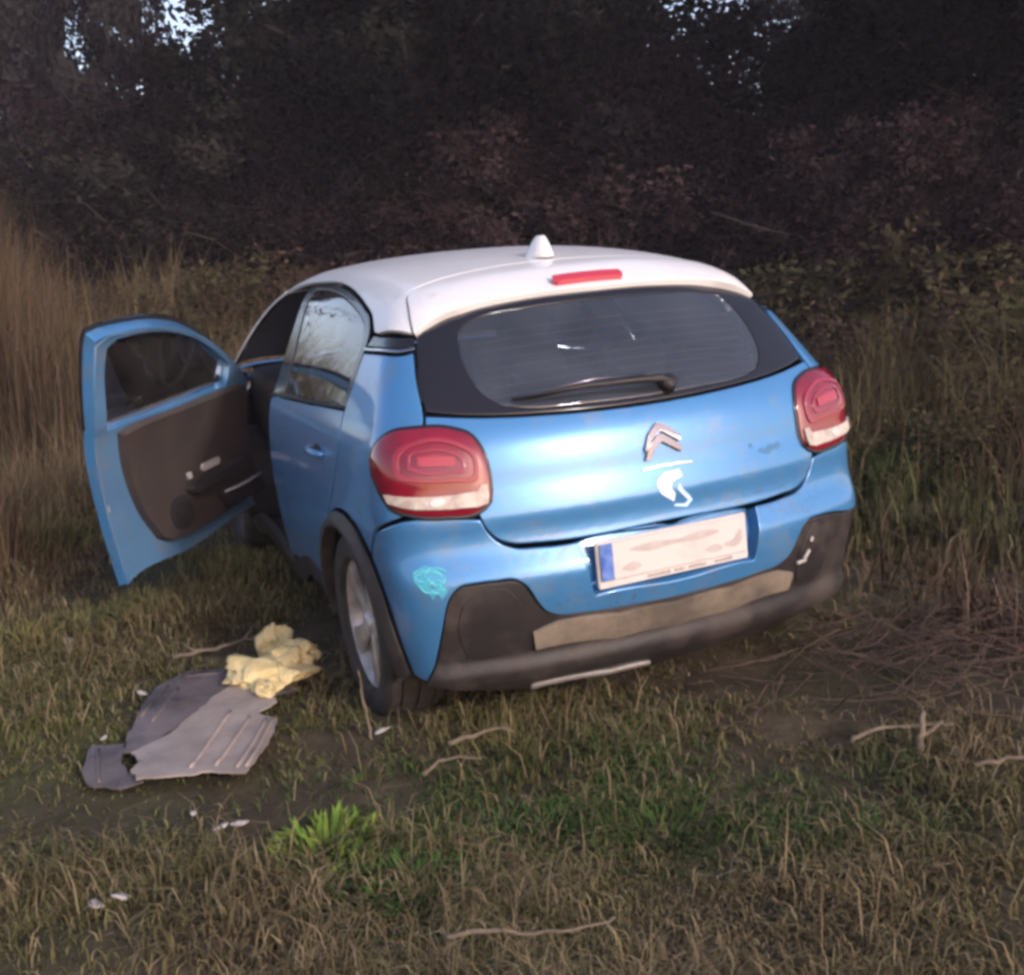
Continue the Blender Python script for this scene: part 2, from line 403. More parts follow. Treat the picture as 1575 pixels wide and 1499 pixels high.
K2 = make_plant('k', 12, 8.2, 2.6, 46000, .15, DARK, .18, narrow=.95)
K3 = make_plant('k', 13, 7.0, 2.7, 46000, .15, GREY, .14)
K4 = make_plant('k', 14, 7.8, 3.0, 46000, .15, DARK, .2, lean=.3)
UF = 1 / 1670.
def ux(px, d): return (px - 787.5) * UF * d
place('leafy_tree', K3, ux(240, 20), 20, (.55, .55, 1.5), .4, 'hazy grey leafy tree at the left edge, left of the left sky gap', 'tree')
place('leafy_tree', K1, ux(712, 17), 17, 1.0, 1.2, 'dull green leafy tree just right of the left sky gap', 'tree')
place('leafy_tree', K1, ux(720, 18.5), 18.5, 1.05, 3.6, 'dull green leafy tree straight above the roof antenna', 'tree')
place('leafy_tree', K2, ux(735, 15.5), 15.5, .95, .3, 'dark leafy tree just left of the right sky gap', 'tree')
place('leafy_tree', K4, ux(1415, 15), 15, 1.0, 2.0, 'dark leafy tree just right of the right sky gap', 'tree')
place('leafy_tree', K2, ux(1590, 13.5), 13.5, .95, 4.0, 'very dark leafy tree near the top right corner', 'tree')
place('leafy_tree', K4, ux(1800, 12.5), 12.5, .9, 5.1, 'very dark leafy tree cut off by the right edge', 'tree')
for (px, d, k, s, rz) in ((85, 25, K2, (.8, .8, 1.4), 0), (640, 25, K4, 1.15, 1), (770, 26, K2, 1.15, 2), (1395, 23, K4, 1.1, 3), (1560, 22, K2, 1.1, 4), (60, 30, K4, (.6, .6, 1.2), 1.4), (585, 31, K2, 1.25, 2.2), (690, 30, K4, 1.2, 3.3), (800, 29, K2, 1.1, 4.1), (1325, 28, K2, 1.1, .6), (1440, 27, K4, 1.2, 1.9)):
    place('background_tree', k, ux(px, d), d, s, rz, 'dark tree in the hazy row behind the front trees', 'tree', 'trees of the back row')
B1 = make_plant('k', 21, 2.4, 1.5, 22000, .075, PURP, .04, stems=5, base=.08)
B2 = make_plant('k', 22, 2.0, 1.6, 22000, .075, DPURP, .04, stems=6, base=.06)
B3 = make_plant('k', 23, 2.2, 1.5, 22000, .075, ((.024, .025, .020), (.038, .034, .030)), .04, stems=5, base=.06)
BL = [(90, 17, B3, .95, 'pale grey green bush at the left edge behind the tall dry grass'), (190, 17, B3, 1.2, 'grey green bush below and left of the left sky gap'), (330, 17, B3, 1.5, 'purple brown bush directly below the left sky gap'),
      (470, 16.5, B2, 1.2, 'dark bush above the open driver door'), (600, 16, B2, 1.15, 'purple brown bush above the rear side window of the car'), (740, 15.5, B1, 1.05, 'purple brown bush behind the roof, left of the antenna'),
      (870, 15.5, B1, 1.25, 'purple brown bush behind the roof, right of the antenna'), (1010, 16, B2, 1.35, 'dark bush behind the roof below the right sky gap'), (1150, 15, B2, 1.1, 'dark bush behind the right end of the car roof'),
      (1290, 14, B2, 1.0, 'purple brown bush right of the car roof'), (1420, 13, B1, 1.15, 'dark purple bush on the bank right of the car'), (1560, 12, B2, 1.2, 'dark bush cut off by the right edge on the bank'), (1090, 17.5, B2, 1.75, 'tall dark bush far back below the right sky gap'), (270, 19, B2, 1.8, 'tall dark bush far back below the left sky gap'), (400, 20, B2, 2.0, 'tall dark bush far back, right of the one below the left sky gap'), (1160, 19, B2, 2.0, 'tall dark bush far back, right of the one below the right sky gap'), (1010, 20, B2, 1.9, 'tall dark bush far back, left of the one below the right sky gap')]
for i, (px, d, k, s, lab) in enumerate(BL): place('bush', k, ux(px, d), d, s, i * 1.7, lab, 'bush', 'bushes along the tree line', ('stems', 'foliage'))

W1 = make_plant('k', 31, .95, .75, 5000, .055, ((.058, .060, .030), (.095, .080, .046)), .014, stems=6, base=.05)
W2 = make_plant('k', 32, .80, .8, 5000, .055, ((.068, .046, .034), (.105, .072, .052)), .014, stems=6, base=.05)
WL = [(1270, 9.5, W1, .8, 'low olive bush right behind the right tail light'), (1400, 9.0, W2, 1.35, 'low brown bush on the bank, second right of the car'), (1520, 8.2, W1, 1.4, 'low olive bush on the bank at the right edge'), (1340, 11.5, W1, 1.6, 'low olive bush half way up the bank'), (1480, 11, W1, 1.8, 'larger olive bush high on the right bank'),
      (1430, 6.3, W1, .7, 'small olive bush nearest the camera on the right bank'), (1250, 12.5, W1, 1.5, 'low olive bush behind the right end of the roof'), (1555, 6.8, W2, .8, 'small brown bush cut off by the right edge'), (330, 12.5, W1, 1.4, 'low olive bush straight above the open door'), (200, 13, W2, 1.1, 'low brown bush right of the tall dry grass'), (450, 13.5, W2, 1.5, 'low brown bush left of the car roof'), (560, 13.2, W1, 1.1, 'low olive bush touching the front left of the roof line'), (1110, 13, W2, 1.1, 'low brown bush behind the right shoulder of the roof')]
for i, (px, d, k, s_, lab) in enumerate(WL): place('low_bush', k, ux(px, d), d, s_, i * 2.3, lab, 'bush', 'low bushes in the withered grass', ('stems', 'foliage'))
# ------------------------------------------------------------------ car body surface (car frame: x right, y forward from the rear bumper, z up)
def spl(xs,ys):
    xs=np.array(xs,float);ys=np.array(ys,float)
    h=np.diff(xs);d=np.diff(ys)/h
    m=np.zeros(len(xs));m[1:-1]=(d[:-1]*h[1:]+d[1:]*h[:-1])/(h[1:]+h[:-1]);m[0]=d[0];m[-1]=d[-1]
    def f(x):
        x=np.asarray(x,float);i=np.clip(np.searchsorted(xs,x)-1,0,len(h)-1)
        t=(x-xs[i])/h[i];tc=np.clip(t,0,1)
        a=ys[i];b=ys[i+1]
        v=(1+2*tc)*(1-tc)**2*a+tc*(1-tc)**2*h[i]*m[i]+tc*tc*(3-2*tc)*b+tc*tc*(tc-1)*h[i]*m[i+1]
        v=v+np.where(t<0,t*h[i]*m[i],0)+np.where(t>1,(t-1)*h[i]*m[i+1],0)
        return v
    return f
Wz=spl([.12,.2,.3,.42,.55,.68,.8,.9,.97,1.03,1.2,1.36,1.44,1.55],[.77,.81,.835,.852,.862,.866,.862,.85,.832,.803,.722,.635,.585,.52])
YR=spl([.12,.2,.3,.4,.5,.57,.60,.64,.68,.74,.78,.82,.88,.95,1.0,1.04,1.2,1.34,1.5],[.16,.09,.04,.010,-.010,-.008,.005,.023,.030,.031,.041,.053,.064,.088,.12,.155,.305,.445,.60])
ZT=spl([-.5,.2,.45,.87,1.3,1.7,2.1,2.4,2.6,2.75,3.2,3.3,3.6,3.85,4.0,4.4],[1.20,1.335,1.39,1.455,1.49,1.495,1.48,1.442,1.39,1.32,1.03,1.005,.96,.88,.78,.4])
YF=spl([.12,.25,.45,.65,.8,.95,1.6],[3.85,3.94,3.985,3.99,3.95,3.85,3.5])
def smax(a,b,k):
    h=np.maximum(k-np.abs(a-b),0)/k
    return np.maximum(a,b)+h*h*k*.25
def F(P):
    x=np.abs(P[...,0]);y=P[...,1];z=P[...,2]
    tr=.034*np.clip((1.1-y)/1.1,0,2)**2.2+.06*np.clip((y-2.9)/1.0,0,2)**2
    s=x-(Wz(z)-tr)
    r=YR(z)+.135*(x/.8)**2.3-y
    t=(z-(ZT(y)-.055*(x/.6)**2.4))
    t=t*.94
    f=y-(YF(z)-.28*(x/.8)**2.4)
    v=smax(s,r,.11)
    v=smax(v,f,.2)
    v=smax(v,t,.10)
    return smax(v,.13-z,.06)
def grad(P,e=1e-4):
    g=np.zeros(P.shape)
    for i in range(3):
        d=np.zeros(3);d[i]=e
        g[...,i]=(F(P+d)-F(P-d))/(2*e)
    return g/np.linalg.norm(g,axis=-1,keepdims=True)
C0=np.array([0,1.4,.62])
def raysolve(O,D,t0,t1,n=48):
    O=np.asarray(O,float);D=np.asarray(D,float)
    lo=np.full(D.shape[:-1],float(t0));hi=np.full(D.shape[:-1],float(t1))
    for _ in range(n):
        m=(lo+hi)/2;ins=F(O+D*m[...,None])<0
        lo=np.where(ins,m,lo);hi=np.where(ins,hi,m)
    return O+D*((lo+hi)/2)[...,None]
def dirs(uv):
    uv=np.asarray(uv,float);ph=np.linalg.norm(uv,axis=-1);th=np.arctan2(uv[...,1],uv[...,0])
    return np.stack([np.sin(ph)*np.cos(th),np.sin(ph)*np.sin(th),np.cos(ph)],-1)
def surf(uv): return raysolve(C0,dirs(uv),.05,4)
def par(P):
    d=np.asarray(P,float)-C0;d=d/np.linalg.norm(d,axis=-1,keepdims=True)
    ph=np.arccos(np.clip(d[...,2],-1,1));s=np.maximum(np.sin(ph),1e-9)
    return np.stack([ph*d[...,0]/s,ph*d[...,1]/s],-1)
def S(y,z,s=-1): return raysolve(np.array([0,y,z]),np.array([s,0,0.]),0,1.5)
def R(x,z): return raysolve(np.array([x,1.4,z]),np.array([0,-1.,0]),0,3)
def T(x,y): return raysolve(np.array([x,y,.5]),np.array([0,0,1.]),0,2)

def Fr(x, z): return raysolve(np.array([x, 1.4, z]), np.array([0, 1., 0]), 0, 4)
def crs(P, closed, step=.014):
    # smooth curve through 2-D points
    P = np.asarray(P, float); n = len(P)
    if n < 3 and not closed:
        k = max(2, int(np.linalg.norm(P[1] - P[0]) / step) + 1); t = np.linspace(0, 1, k)[:, None]
        return P[0] * (1 - t) + P[1] * t
    out = []
    segs = n if closed else n - 1
    for i in range(segs):
        if closed: a, b, c, d = P[(i - 1) % n], P[i], P[(i + 1) % n], P[(i + 2) % n]
        else: a, b, c, d = P[max(i - 1, 0)], P[i], P[i + 1], P[min(i + 2, n - 1)]
        L = np.linalg.norm(c - b); k = max(1, int(L / step))
        la = np.linalg.norm(b - a); lc = np.linalg.norm(d - c)
        m1 = (c - b) if la < 1e-9 else L * ((b - a) / la * L + (c - b) / L * la) / (la + L)
        m2 = (c - b) if lc < 1e-9 else L * ((c - b) / L * lc + (d - c) / lc * L) / (lc + L)
        t = (np.arange(k) / k)[:, None]
        out.append((1 + 2 * t) * (1 - t) ** 2 * b + t * (1 - t) ** 2 * m1 + t * t * (3 - 2 * t) * c + t * t * (t - 1) * m2)
    if not closed: out.append(P[-1:])
    return np.concatenate(out)
def loop_uv(segs, closed_smooth=False):
    # segs: list of smooth curves (lists of 3-D points); corners where curves join
    if closed_smooth: L = crs(par(np.array(segs)), True)
    else: L = np.concatenate([crs(par(np.array(s)), False) for s in segs])
    keep = [0]
    for i in range(1, len(L)):
        if np.linalg.norm(L[i] - L[keep[-1]]) > .0018: keep.append(i)
    L = L[keep]
    if np.linalg.norm(L[0] - L[-1]) < .0018: L = L[:-1]
    a = np.sum(L[:, 0] * np.roll(L[:, 1], -1) - L[:, 1] * np.roll(L[:, 0], -1))
    if a < 0: L = L[::-1]
    # fill long straight joins
    out = []
    for i in range(len(L)):
        p, q = L[i], L[(i + 1) % len(L)]; k = max(1, int(np.linalg.norm(q - p) / .02))
        for j in range(k): out.append(p + (q - p) * j / k)
    return np.array(out)
def inset(L, d):
    a = L - np.roll(L, 1, 0); b = np.roll(L, -1, 0) - L
    a = a / np.linalg.norm(a, axis=1, keepdims=True); b = b / np.linalg.norm(b, axis=1, keepdims=True)
    na = np.stack([-a[:, 1], a[:, 0]], 1); nb = np.stack([-b[:, 1], b[:, 0]], 1)
    s = na + nb; s = s / np.maximum(np.linalg.norm(s, axis=1, keepdims=True), .3)
    c = np.clip(np.sum(s * na, 1, keepdims=True), .5, 1)
    return L + s * d / c
def inside(P, L):
    x, y = P[:, 0][:, None], P[:, 1][:, None]
    x0, y0 = L[:, 0][None], L[:, 1][None]; x1, y1 = np.roll(L[:, 0], -1)[None], np.roll(L[:, 1], -1)[None]
    c = (y0 > y) != (y1 > y)
    xi = x0 + (y - y0) * (x1 - x0) / np.where(np.abs(y1 - y0) < 1e-12, 1e-12, y1 - y0)
    return (np.sum(c & (x < xi), 1) % 2) == 1
def dist_to(P, L): return np.sqrt(np.min((P[:, None, 0] - L[None, :, 0]) ** 2 + (P[:, None, 1] - L[None, :, 1]) ** 2, axis=1))
def panel(name, loop, material, parent, off=0., thick=.014, back=None, res=.035, gap=.0025, bevel=.004, holes=(), lift=None, hinge=None, no_back=False):
    """A curved body panel: the loop (in the surface's own coordinates) filled, laid on the body surface, given thickness and a rounded rim."""
    L0 = inset(loop, gap); L1 = inset(L0, bevel)
    hs0 = [inset(h, -gap) for h in holes]; hs1 = [inset(h, -bevel) for h in hs0]
    lo = L0.min(0); hi = L0.max(0)
    gx, gy = np.meshgrid(np.arange(lo[0] + res * .5, hi[0], res), np.arange(lo[1] + res * .5, hi[1], res))
    G = np.stack([gx.ravel(), gy.ravel()], 1)
    if len(G):
        G = G[inside(G, L1)]
        if len(G): G = G[dist_to(G, L1) > res * .45]
        for h in hs1:
            if len(G): G = G[~inside(G, h)]
            if len(G): G = G[dist_to(G, h) > res * .45]
    loops = [L0] + hs0; rings = [L1] + hs1
    pts = []; edges = []; rank = []
    for A, r in [(x, 0) for x in loops] + [(x, 1) for x in rings]:
        b = len(pts); n = len(A)
        pts += [Vector((float(p[0]), float(p[1]))) for p in A]; edges += [(b + i, b + (i + 1) % n) for i in range(n)]; rank += [r] * n
    pts += [Vector((float(p[0]), float(p[1]))) for p in G]; rank += [2] * len(G)
    ov, oe, of, orig, _, _ = geometry.delaunay_2d_cdt(pts, edges, [], 0, 1e-7)
    V2 = np.array([(v.x, v.y) for v in ov]); Fc = np.array([f for f in of if len(f) == 3])
    cen = V2[Fc].mean(1); ok = inside(cen, L0)
    for h in hs0: ok &= ~inside(cen, h)
    Fc = Fc[ok]
    P = surf(V2); N = grad(P)
    a = V2[Fc[:, 1]] - V2[Fc[:, 0]]; b = V2[Fc[:, 2]] - V2[Fc[:, 0]]
    P = P + N * (off + (lift(P)[:, None] if lift is not None else 0))
    if lift is not None:                                          # recompute normals of the lifted surface
        fn = np.cross(P[Fc[:, 1]] - P[Fc[:, 0]], P[Fc[:, 2]] - P[Fc[:, 0]]); acc = np.zeros_like(P)
        for k in range(3): np.add.at(acc, Fc[:, k], fn)
        acc = acc / np.maximum(np.linalg.norm(acc, axis=1, keepdims=True), 1e-12)
        NN = np.where((np.sum(acc * N, 1) < 0)[:, None], -acc, acc)
        N = np.where((np.linalg.norm(acc, axis=1) > .5)[:, None], NN, N)
    fn = np.cross(P[Fc[:, 1]] - P[Fc[:, 0]], P[Fc[:, 2]] - P[Fc[:, 0]])
    flip = np.sum(fn * N[Fc[:, 0]], 1) < 0
    Fc[flip] = Fc[flip][:, ::-1]
    # boundary edges of the fill
    from collections import Counter
    cnt = Counter(); dirn = {}
    for t in Fc:
        for i in range(3):
            e = (int(t[i]), int(t[(i + 1) % 3])); k = (min(e), max(e)); cnt[k] += 1; dirn[k] = e
    bnd = [dirn[k] for k in cnt if cnt[k] == 1]
    NB = N.copy(); lat = np.zeros_like(N)
    for (i, j) in bnd:
        d = P[j] - P[i]; o = np.cross(d, N[i]); lat[i] += o; lat[j] += o
    ln = np.linalg.norm(lat, axis=1, keepdims=True); isb = ln[:, 0] > 1e-12
    lat = lat / np.maximum(ln, 1e-12)
    NB[isb] = N[isb] + .8 * lat[isb]; NB /= np.linalg.norm(NB, axis=1, keepdims=True)
    verts = [P.copy()]; norms = [NB]; faces = [tuple(f) for f in Fc]; mi = [0] * len(Fc)
    verts[0][isb] -= N[isb] * min(.0015, thick * .3)
    n0 = len(P); bi = np.where(isb)[0]; mp = {int(k): i for i, k in enumerate(bi)}
    top = verts[0][bi]; bot = P[bi] - N[bi] * thick
    verts += [top, bot]; norms += [lat[bi], lat[bi]]
    nb = len(bi)
    for (i, j) in bnd:
        a, b = mp[i], mp[j]; faces.append((n0 + b, n0 + a, n0 + nb + a, n0 + nb + b)); mi.append(0)
    if not no_back:
        b0 = n0 + 2 * nb
        verts.append(P - N * thick); norms.append(-N)
        faces += [tuple(b0 + i for i in f[::-1]) for f in Fc]; mi += [1] * len(Fc)
    V = np.concatenate(verts); NN = np.concatenate(norms)
    if hinge is not None: V = V - np.array(hinge)
    o = mesh_obj(name, V, faces, None, parent, True, mats=[material, back or M['trim']], midx=mi)
    o.data.normals_split_custom_set_from_vertices([tuple(x) for x in NN])
    return o
def mirror(o, parent=None, name=None):
    """The same part on the car's other side."""
    me = o.data; n = len(me.vertices)
    co = np.zeros(n * 3); me.vertices.foreach_get('co', co); co = co.reshape(-1, 3)
    faces = [tuple(p.vertices)[::-1] for p in me.polygons]; mi = [p.material_index for p in me.polygons]
    nrm = None
    if me.has_custom_normals:
        cn = np.zeros(len(me.loops) * 3); me.corner_normals.foreach_get('vector', cn); cn = cn.reshape(-1, 3)
        nrm = np.zeros((n, 3)); li = np.zeros(len(me.loops), np.int32); me.loops.foreach_get('vertex_index', li); nrm[li] = cn
        nrm[:, 0] *= -1
    loc = o.location.copy(); loc.x *= -1
    co[:, 0] *= -1
    r = mesh_obj(name or o.name.split('.')[0], co, faces, None, parent if parent is not None else o.parent, me.polygons[0].use_smooth, mats=list(me.materials), midx=mi)
    if nrm is not None: r.data.normals_split_custom_set_from_vertices([tuple(x) for x in nrm])
    r.location = loc
    return r
def flipx(L):
    L = L.copy(); L[:, 0] *= -1; return L[::-1]
def sym(pts): return list(pts) + [np.array([-p[0], p[1], p[2]]) for p in pts[::-1] if abs(p[0]) > 1e-4]
AC, AZ = .63, .316                                    # rear axle
FC = 3.17                                             # front axle
def arc(c, r, a0, a1, n=9): return [S(c - r * math.cos(math.radians(a)), AZ + r * math.sin(math.radians(a))) for a in np.linspace(a0, a1, n)]

# ------------------------------------------------------------------ the car
CAR_ROLL = math.radians(-4)
car = empty('crashed_car', (0, 0, 0), (0, CAR_ROLL, 0))
tag(car, 'light blue hatchback with white roof and open driver door, stopped in the grass', 'car')

# roof, spoiler
roof_l = [[R(-.622, 1.258), S(.62, 1.258)], [S(.66, 1.262), S(.758, 1.308), S(.9, 1.343), S(1.053, 1.372), S(1.4, 1.412), S(1.75, 1.417), S(2.1, 1.405), S(2.38, 1.372)]]
head = [S(2.38, 1.372), T(-.50, 2.50), T(-.25, 2.56), T(0, 2.575)]
rseam = [T(0, .73), T(-.3, .72), T(-.48, .69), T(-.545, .665), R(-.60, 1.315), R(-.622, 1.258)]
mirn = lambda L: [np.array([-p[0], p[1], p[2]]) for p in L]
mir = lambda L: [np.array([-p[0], p[1], p[2]]) for p in L[::-1]]
roof_loop = loop_uv(roof_l + [head + mir(head)[1:]] + [mir(s) for s in roof_l[::-1]] + [mir(rseam)] + [rseam])
roof = panel('roof', roof_loop, M['white'], car, res=.04)
gtop = [R(-.619, 1.25), R(-.60, 1.262), R(-.565, 1.277), R(-.432, 1.312), R(-.253, 1.331), R(0, 1.336)]
sp_loop = loop_uv([gtop + mir(gtop)[1:], mir(rseam), rseam])
def sp_lift(P): return .022 * np.clip((1.40 - P[:, 2]) / .09, 0, 1) ** 1.5 * np.clip((.66 - np.abs(P[:, 0])) / .12, 0, 1)
spoiler = panel('rear_spoiler', sp_loop, M['white'], car, res=.025, lift=sp_lift, thick=.03, back=M['white'])
bl = loop_uv([[R(-.120, 1.349), R(0, 1.352), R(.120, 1.349)], [R(.126, 1.358), R(.122, 1.368)], [R(.118, 1.369), R(0, 1.372), R(-.118, 1.369)], [R(-.122, 1.368), R(-.126, 1.358)]])
panel('brake_light', bl, M['red3'], car, off=.028, thick=.02, res=.03, lift=None, gap=.0)
# antenna: a stubby white fin
ab = T(0, .84)
mb = MB(); n = 14
prof = [(0, .046, .085), (.006, .045, .083), (.03, .036, .066), (.05, .027, .05), (.064, .020, .036), (.074, .012, .022)]
for (hh, rx, ry) in prof:
    for j in range(n):
        a = 2 * math.pi * j / n; mb.v.append((ab[0] + rx * math.cos(a), ab[1] - hh * .35 + ry * math.sin(a), ab[2] - .004 + hh))
for i in range(len(prof) - 1):
    for j in range(n): mb.f.append((i * n + j, i * n + (j + 1) % n, (i + 1) * n + (j + 1) % n, (i + 1) * n + j))
mb.f.append(tuple(range((len(prof) - 1) * n, len(prof) * n)))
autosmooth(mb.build('roof_antenna', M['white'], car), 60)

# rear window
gl = [R(-.672, 1.046), R(-.656, 1.137), R(-.632, 1.215), R(-.619, 1.245)]
gbot = [R(-.672, 1.046), R(-.60, 1.032), R(-.521, 1.022), R(-.313, 1.008), R(0, 1.0)]
gl_loop = loop_uv([gbot + mir(gbot)[1:], mirn(gl), (gtop + mir(gtop)[1:])[::-1], gl[::-1]])
gi = [R(-.453, 1.046), R(-.495, 1.085), R(-.512, 1.14), R(-.505, 1.215), R(-.482, 1.262), R(-.43, 1.283), R(-.25, 1.303), R(0, 1.308)]
gin = loop_uv([gi + mir(gi)[1:], [R(.453, 1.046), R(.40, 1.034), R(.2, 1.024), R(0, 1.02), R(-.2, 1.024), R(-.40, 1.034), R(-.453, 1.046)]])
rw = panel('rear_window', gl_loop, M['black'], car, off=-.003, thick=.006, holes=[gin], res=.03, gap=.002)
panel('glass_pane', gin, M['glass'], rw, off=-.005, thick=.004, gap=-.001, no_back=True)
for k in range(9):
    zz = 1.055 + .025 * k; hw = .46 if k < 8 else .40
    mbh = MB(); mbh.tube([Vector(R(x, zz - .012 * (x / .46) ** 2)) - Vector(grad(R(x, zz)[None])[0]) * .009 for x in np.linspace(-hw, hw, 15)], .0014, 4, False); mbh.build('heater_line', M['plateink'], rw)
# wiper
wb = []
def on(x, z, d): p = R(x, z); return Vector(p) + Vector(grad(p[None])[0]) * d
mb = MB(); mb.tube([on(.10, 1.03, .012), on(.06, 1.045, .024), on(0, 1.05, .022), on(-.2, 1.056, .018), on(-.42, 1.048, .012)], [.016, .016, .010, .007, .005], 8)
wp = mb.build('rear_wiper', M['plastic'], car, True)
mb = MB(); mb.tube([on(.02, 1.068, .010), on(-.15, 1.074, .011), on(-.41, 1.052, .010)], .005, 6); mb.build('wiper_blade', M['darkchrome'], wp, True)
mb = MB(); c = on(.085, 1.036, .0); nn = Vector(grad(np.array(c)[None])[0]); mb.tube([c, c + nn * .03], [.030, .024], 16); mb.build('pivot_cap', M['plastic'], wp, True)

# tailgate
tg_l = [R(-.678, 1.036), R(-.690, 1.0)]
tg_m = [R(-.690, 1.0), R(-.665, .88), R(-.592, .745)]
tg_b = [R(-.592, .745), R(-.580, .712), R(-.555, .676), R(-.506, .651), R(-.44, .644), R(-.393, .641), R(0, .642)]
gbo = [R(-.678, 1.036), R(-.60, 1.026), R(-.521, 1.017), R(-.313, 1.003), R(0, .995)]
tg_loop = loop_uv([tg_l, tg_m, tg_b + mir(tg_b)[1:], mir(tg_m), mir(tg_l), mirn(gbo) + gbo[::-1][1:]])
tailgate = panel('tailgate', tg_loop, M['blue'], car, res=.013, gap=.003)
def flat_on(name, poly, material, parent, off=.002, thick=.002, smooth_loop=False, res=.02):
    L = loop_uv([R(*p) for p in poly], True) if smooth_loop else loop_uv([[R(*poly[i]), R(*poly[(i + 1) % len(poly)])] for i in range(len(poly))])
    return panel(name, L, material, parent, off=off, thick=thick, gap=0, bevel=.001, res=res)
flat_on('emblem', [(-.063, .862), (-.040, .908), (-.008, .936), (.008, .936), (.040, .914), (.068, .893), (.060, .882), (.030, .897), (.002, .914), (-.030, .893), (-.048, .862)], M['darkchrome'], tailgate, off=.012, thick=.012)
flat_on('emblem', [(-.064, .832), (-.044, .874), (-.010, .903), (.006, .903), (.036, .884), (.064, .860), (.062, .843), (.034, .860), (.000, .880), (-.026, .864), (-.048, .832)], M['darkchrome'], tailgate, off=.012, thick=.012)
flat_on('emblem', [(-.062, .852), (-.038, .888), (-.004, .910), (.006, .910), (.062, .874), (.066, .884), (.036, .899), (.002, .9155), (-.032, .895), (-.050, .8615)], M['chrome'], tailgate, off=.0135, thick=.010)  # bright sliver paints a highlight between the darkened chevrons
flat_on('chrome_strip', [(-.077, .803), (.097, .803), (.097, .810), (-.077, .810)], M['chrome'], tailgate, off=.006, thick=.006)
flat_on('torn_sticker', [(.048, .791), (-.005, .789), (-.030, .773), (-.037, .757), (-.028, .73), (-.012, .718), (.016, .698), (.022, .723), (.009, .74), (.017, .759), (.052, .770)], M['stickerwhite'], tailgate)
flat_on('torn_sticker', [(.040, .752), (.052, .729), (.073, .708), (.082, .693), (.060, .674), (.016, .684), (.018, .690), (.055, .685), (.066, .695), (.046, .716), (.030, .735)], M['stickerblue'], tailgate)
flat_on('scuff_mark', [(.352, .800), (.372, .806), (.386, .799), (.404, .812), (.420, .806), (.446, .815), (.455, .800), (.436, .790), (.418, .795), (.398, .782), (.380, .788)], M['scuff'], tailgate, off=.0012, thick=.001, smooth_loop=True)
flat_on('scuff_mark', [(.318, .822), (.330, .826), (.338, .816), (.328, .810)], M['scuff'], tailgate, off=.0012, thick=.001, smooth_loop=True)

# quarter panels
DR = [S(.685, 1.19), S(.69, 1.10), S(.69, 1.02), S(.66, .93), S(.675, .86), S(.72, .79), S(.79, .71), S(.875, .622)]
q_top = [S(.685, 1.200), S(.60, 1.202), R(-.66, 1.204), R(-.640, 1.208)]
q_gl = [R(-.640, 1.208), R(-.662, 1.137), R(-.678, 1.046), R(-.682, 1.03), R(-.695, 1.0)]
q_in = [R(-.695, 1.0), R(-.672, .88), R(-.600, .750)]
q_bot = [R(-.600, .750), S(.22, .742), S(.31, .70), S(.379, .615)]
q_arch = arc(AC, .39, 50, 128)
q_loop = loop_uv([q_top, q_gl, q_in, q_bot, q_arch, DR[::-1]])
# fuel flap style crease line and shut line live on the left panel only as geometry of the panel edge
qp = panel('quarter_panel', q_loop, M['blue'], car, res=.02, gap=.003); mirror(qp)
st = panel('chrome_strip', loop_uv([[S(.69, 1.206), S(.60, 1.208), R(-.655, 1.211), R(-.634, 1.215)], [R(-.632, 1.222), R(-.650, 1.219), S(.60, 1.217), S(.69, 1.215)]]), M['chrome'], car, off=.002, gap=.001, thick=.01, bevel=.001); mirror(st)
st = panel('pillar_trim', loop_uv([[S(.69, 1.220), S(.60, 1.221), R(-.650, 1.223), R(-.631, 1.226)], [R(-.623, 1.252), R(-.64, 1.252), S(.60, 1.252), S(.655, 1.254)]]), M['black'], car, off=-.004, gap=.001, bevel=.002); mirror(st)
# crease panel ahead of the tail light (door-edge recess)
# bumper
b_top = [R(-.588, .736), R(-.577, .706), R(-.551, .670), R(-.503, .644), R(-.44, .637), R(-.393, .634), R(0, .635)]
b_side = [R(-.588, .736), R(-.62, .742), S(.22, .735), S(.305, .694), S(.372, .610)]
b_arch = arc(AC, .39, 49, -9, 9)
hump = [R(-.765, .235), R(-.752, .299), R(-.730, .434), R(-.708, .52), R(-.685, .547), R(-.63, .556), R(-.576, .556), R(-.52, .552), R(-.495, .535), R(-.459, .474), R(-.435, .440), R(-.405, .424), R(-.31, .412), R(-.15, .405), R(0, .402)]
rec = loop_uv([[R(-.312, .628), R(0, .631), R(.312, .628)], [R(.312, .628), R(.284, .468)], [R(.284, .468), R(0, .464), R(-.284, .468)], [R(-.284, .468), R(-.312, .628)]])
humr = [R(0, .402), R(.15, .405), R(.31, .412), R(.405, .424), R(.435, .440), R(.459, .474), R(.495, .528), R(.52, .545), R(.576, .549), R(.64, .545), R(.72, .53), S(.25, .515, 1), S(.292, .511, 1)]
arch_r = [np.array([-p[0], p[1], p[2]]) for p in arc(AC, .39, 30, 49, 6)]
bump_loop = loop_uv([b_top[::-1][:-1] + [b_top[0]], b_side, b_arch, [b_arch[-1], R(-.765, .235)], hump + humr[1:], arch_r, mir(b_side), mir(b_top[::-1])])
bumper = panel('rear_bumper', bump_loop, M['blue'], car, res=.015, thick=.055, holes=[rec], gap=.0025)
rp = panel('plate_recess', rec, M['blue'], bumper, off=-.048, thick=.01, gap=-.004)
flat_on('turquoise_scuff', [(-.792, .600), (-.770, .618), (-.735, .612), (-.712, .585), (-.712, .545), (-.728, .520), (-.742, .545), (-.752, .520), (-.765, .550), (-.785, .560)], M['cyan'], bumper, off=.0012, thick=.001, smooth_loop=True)
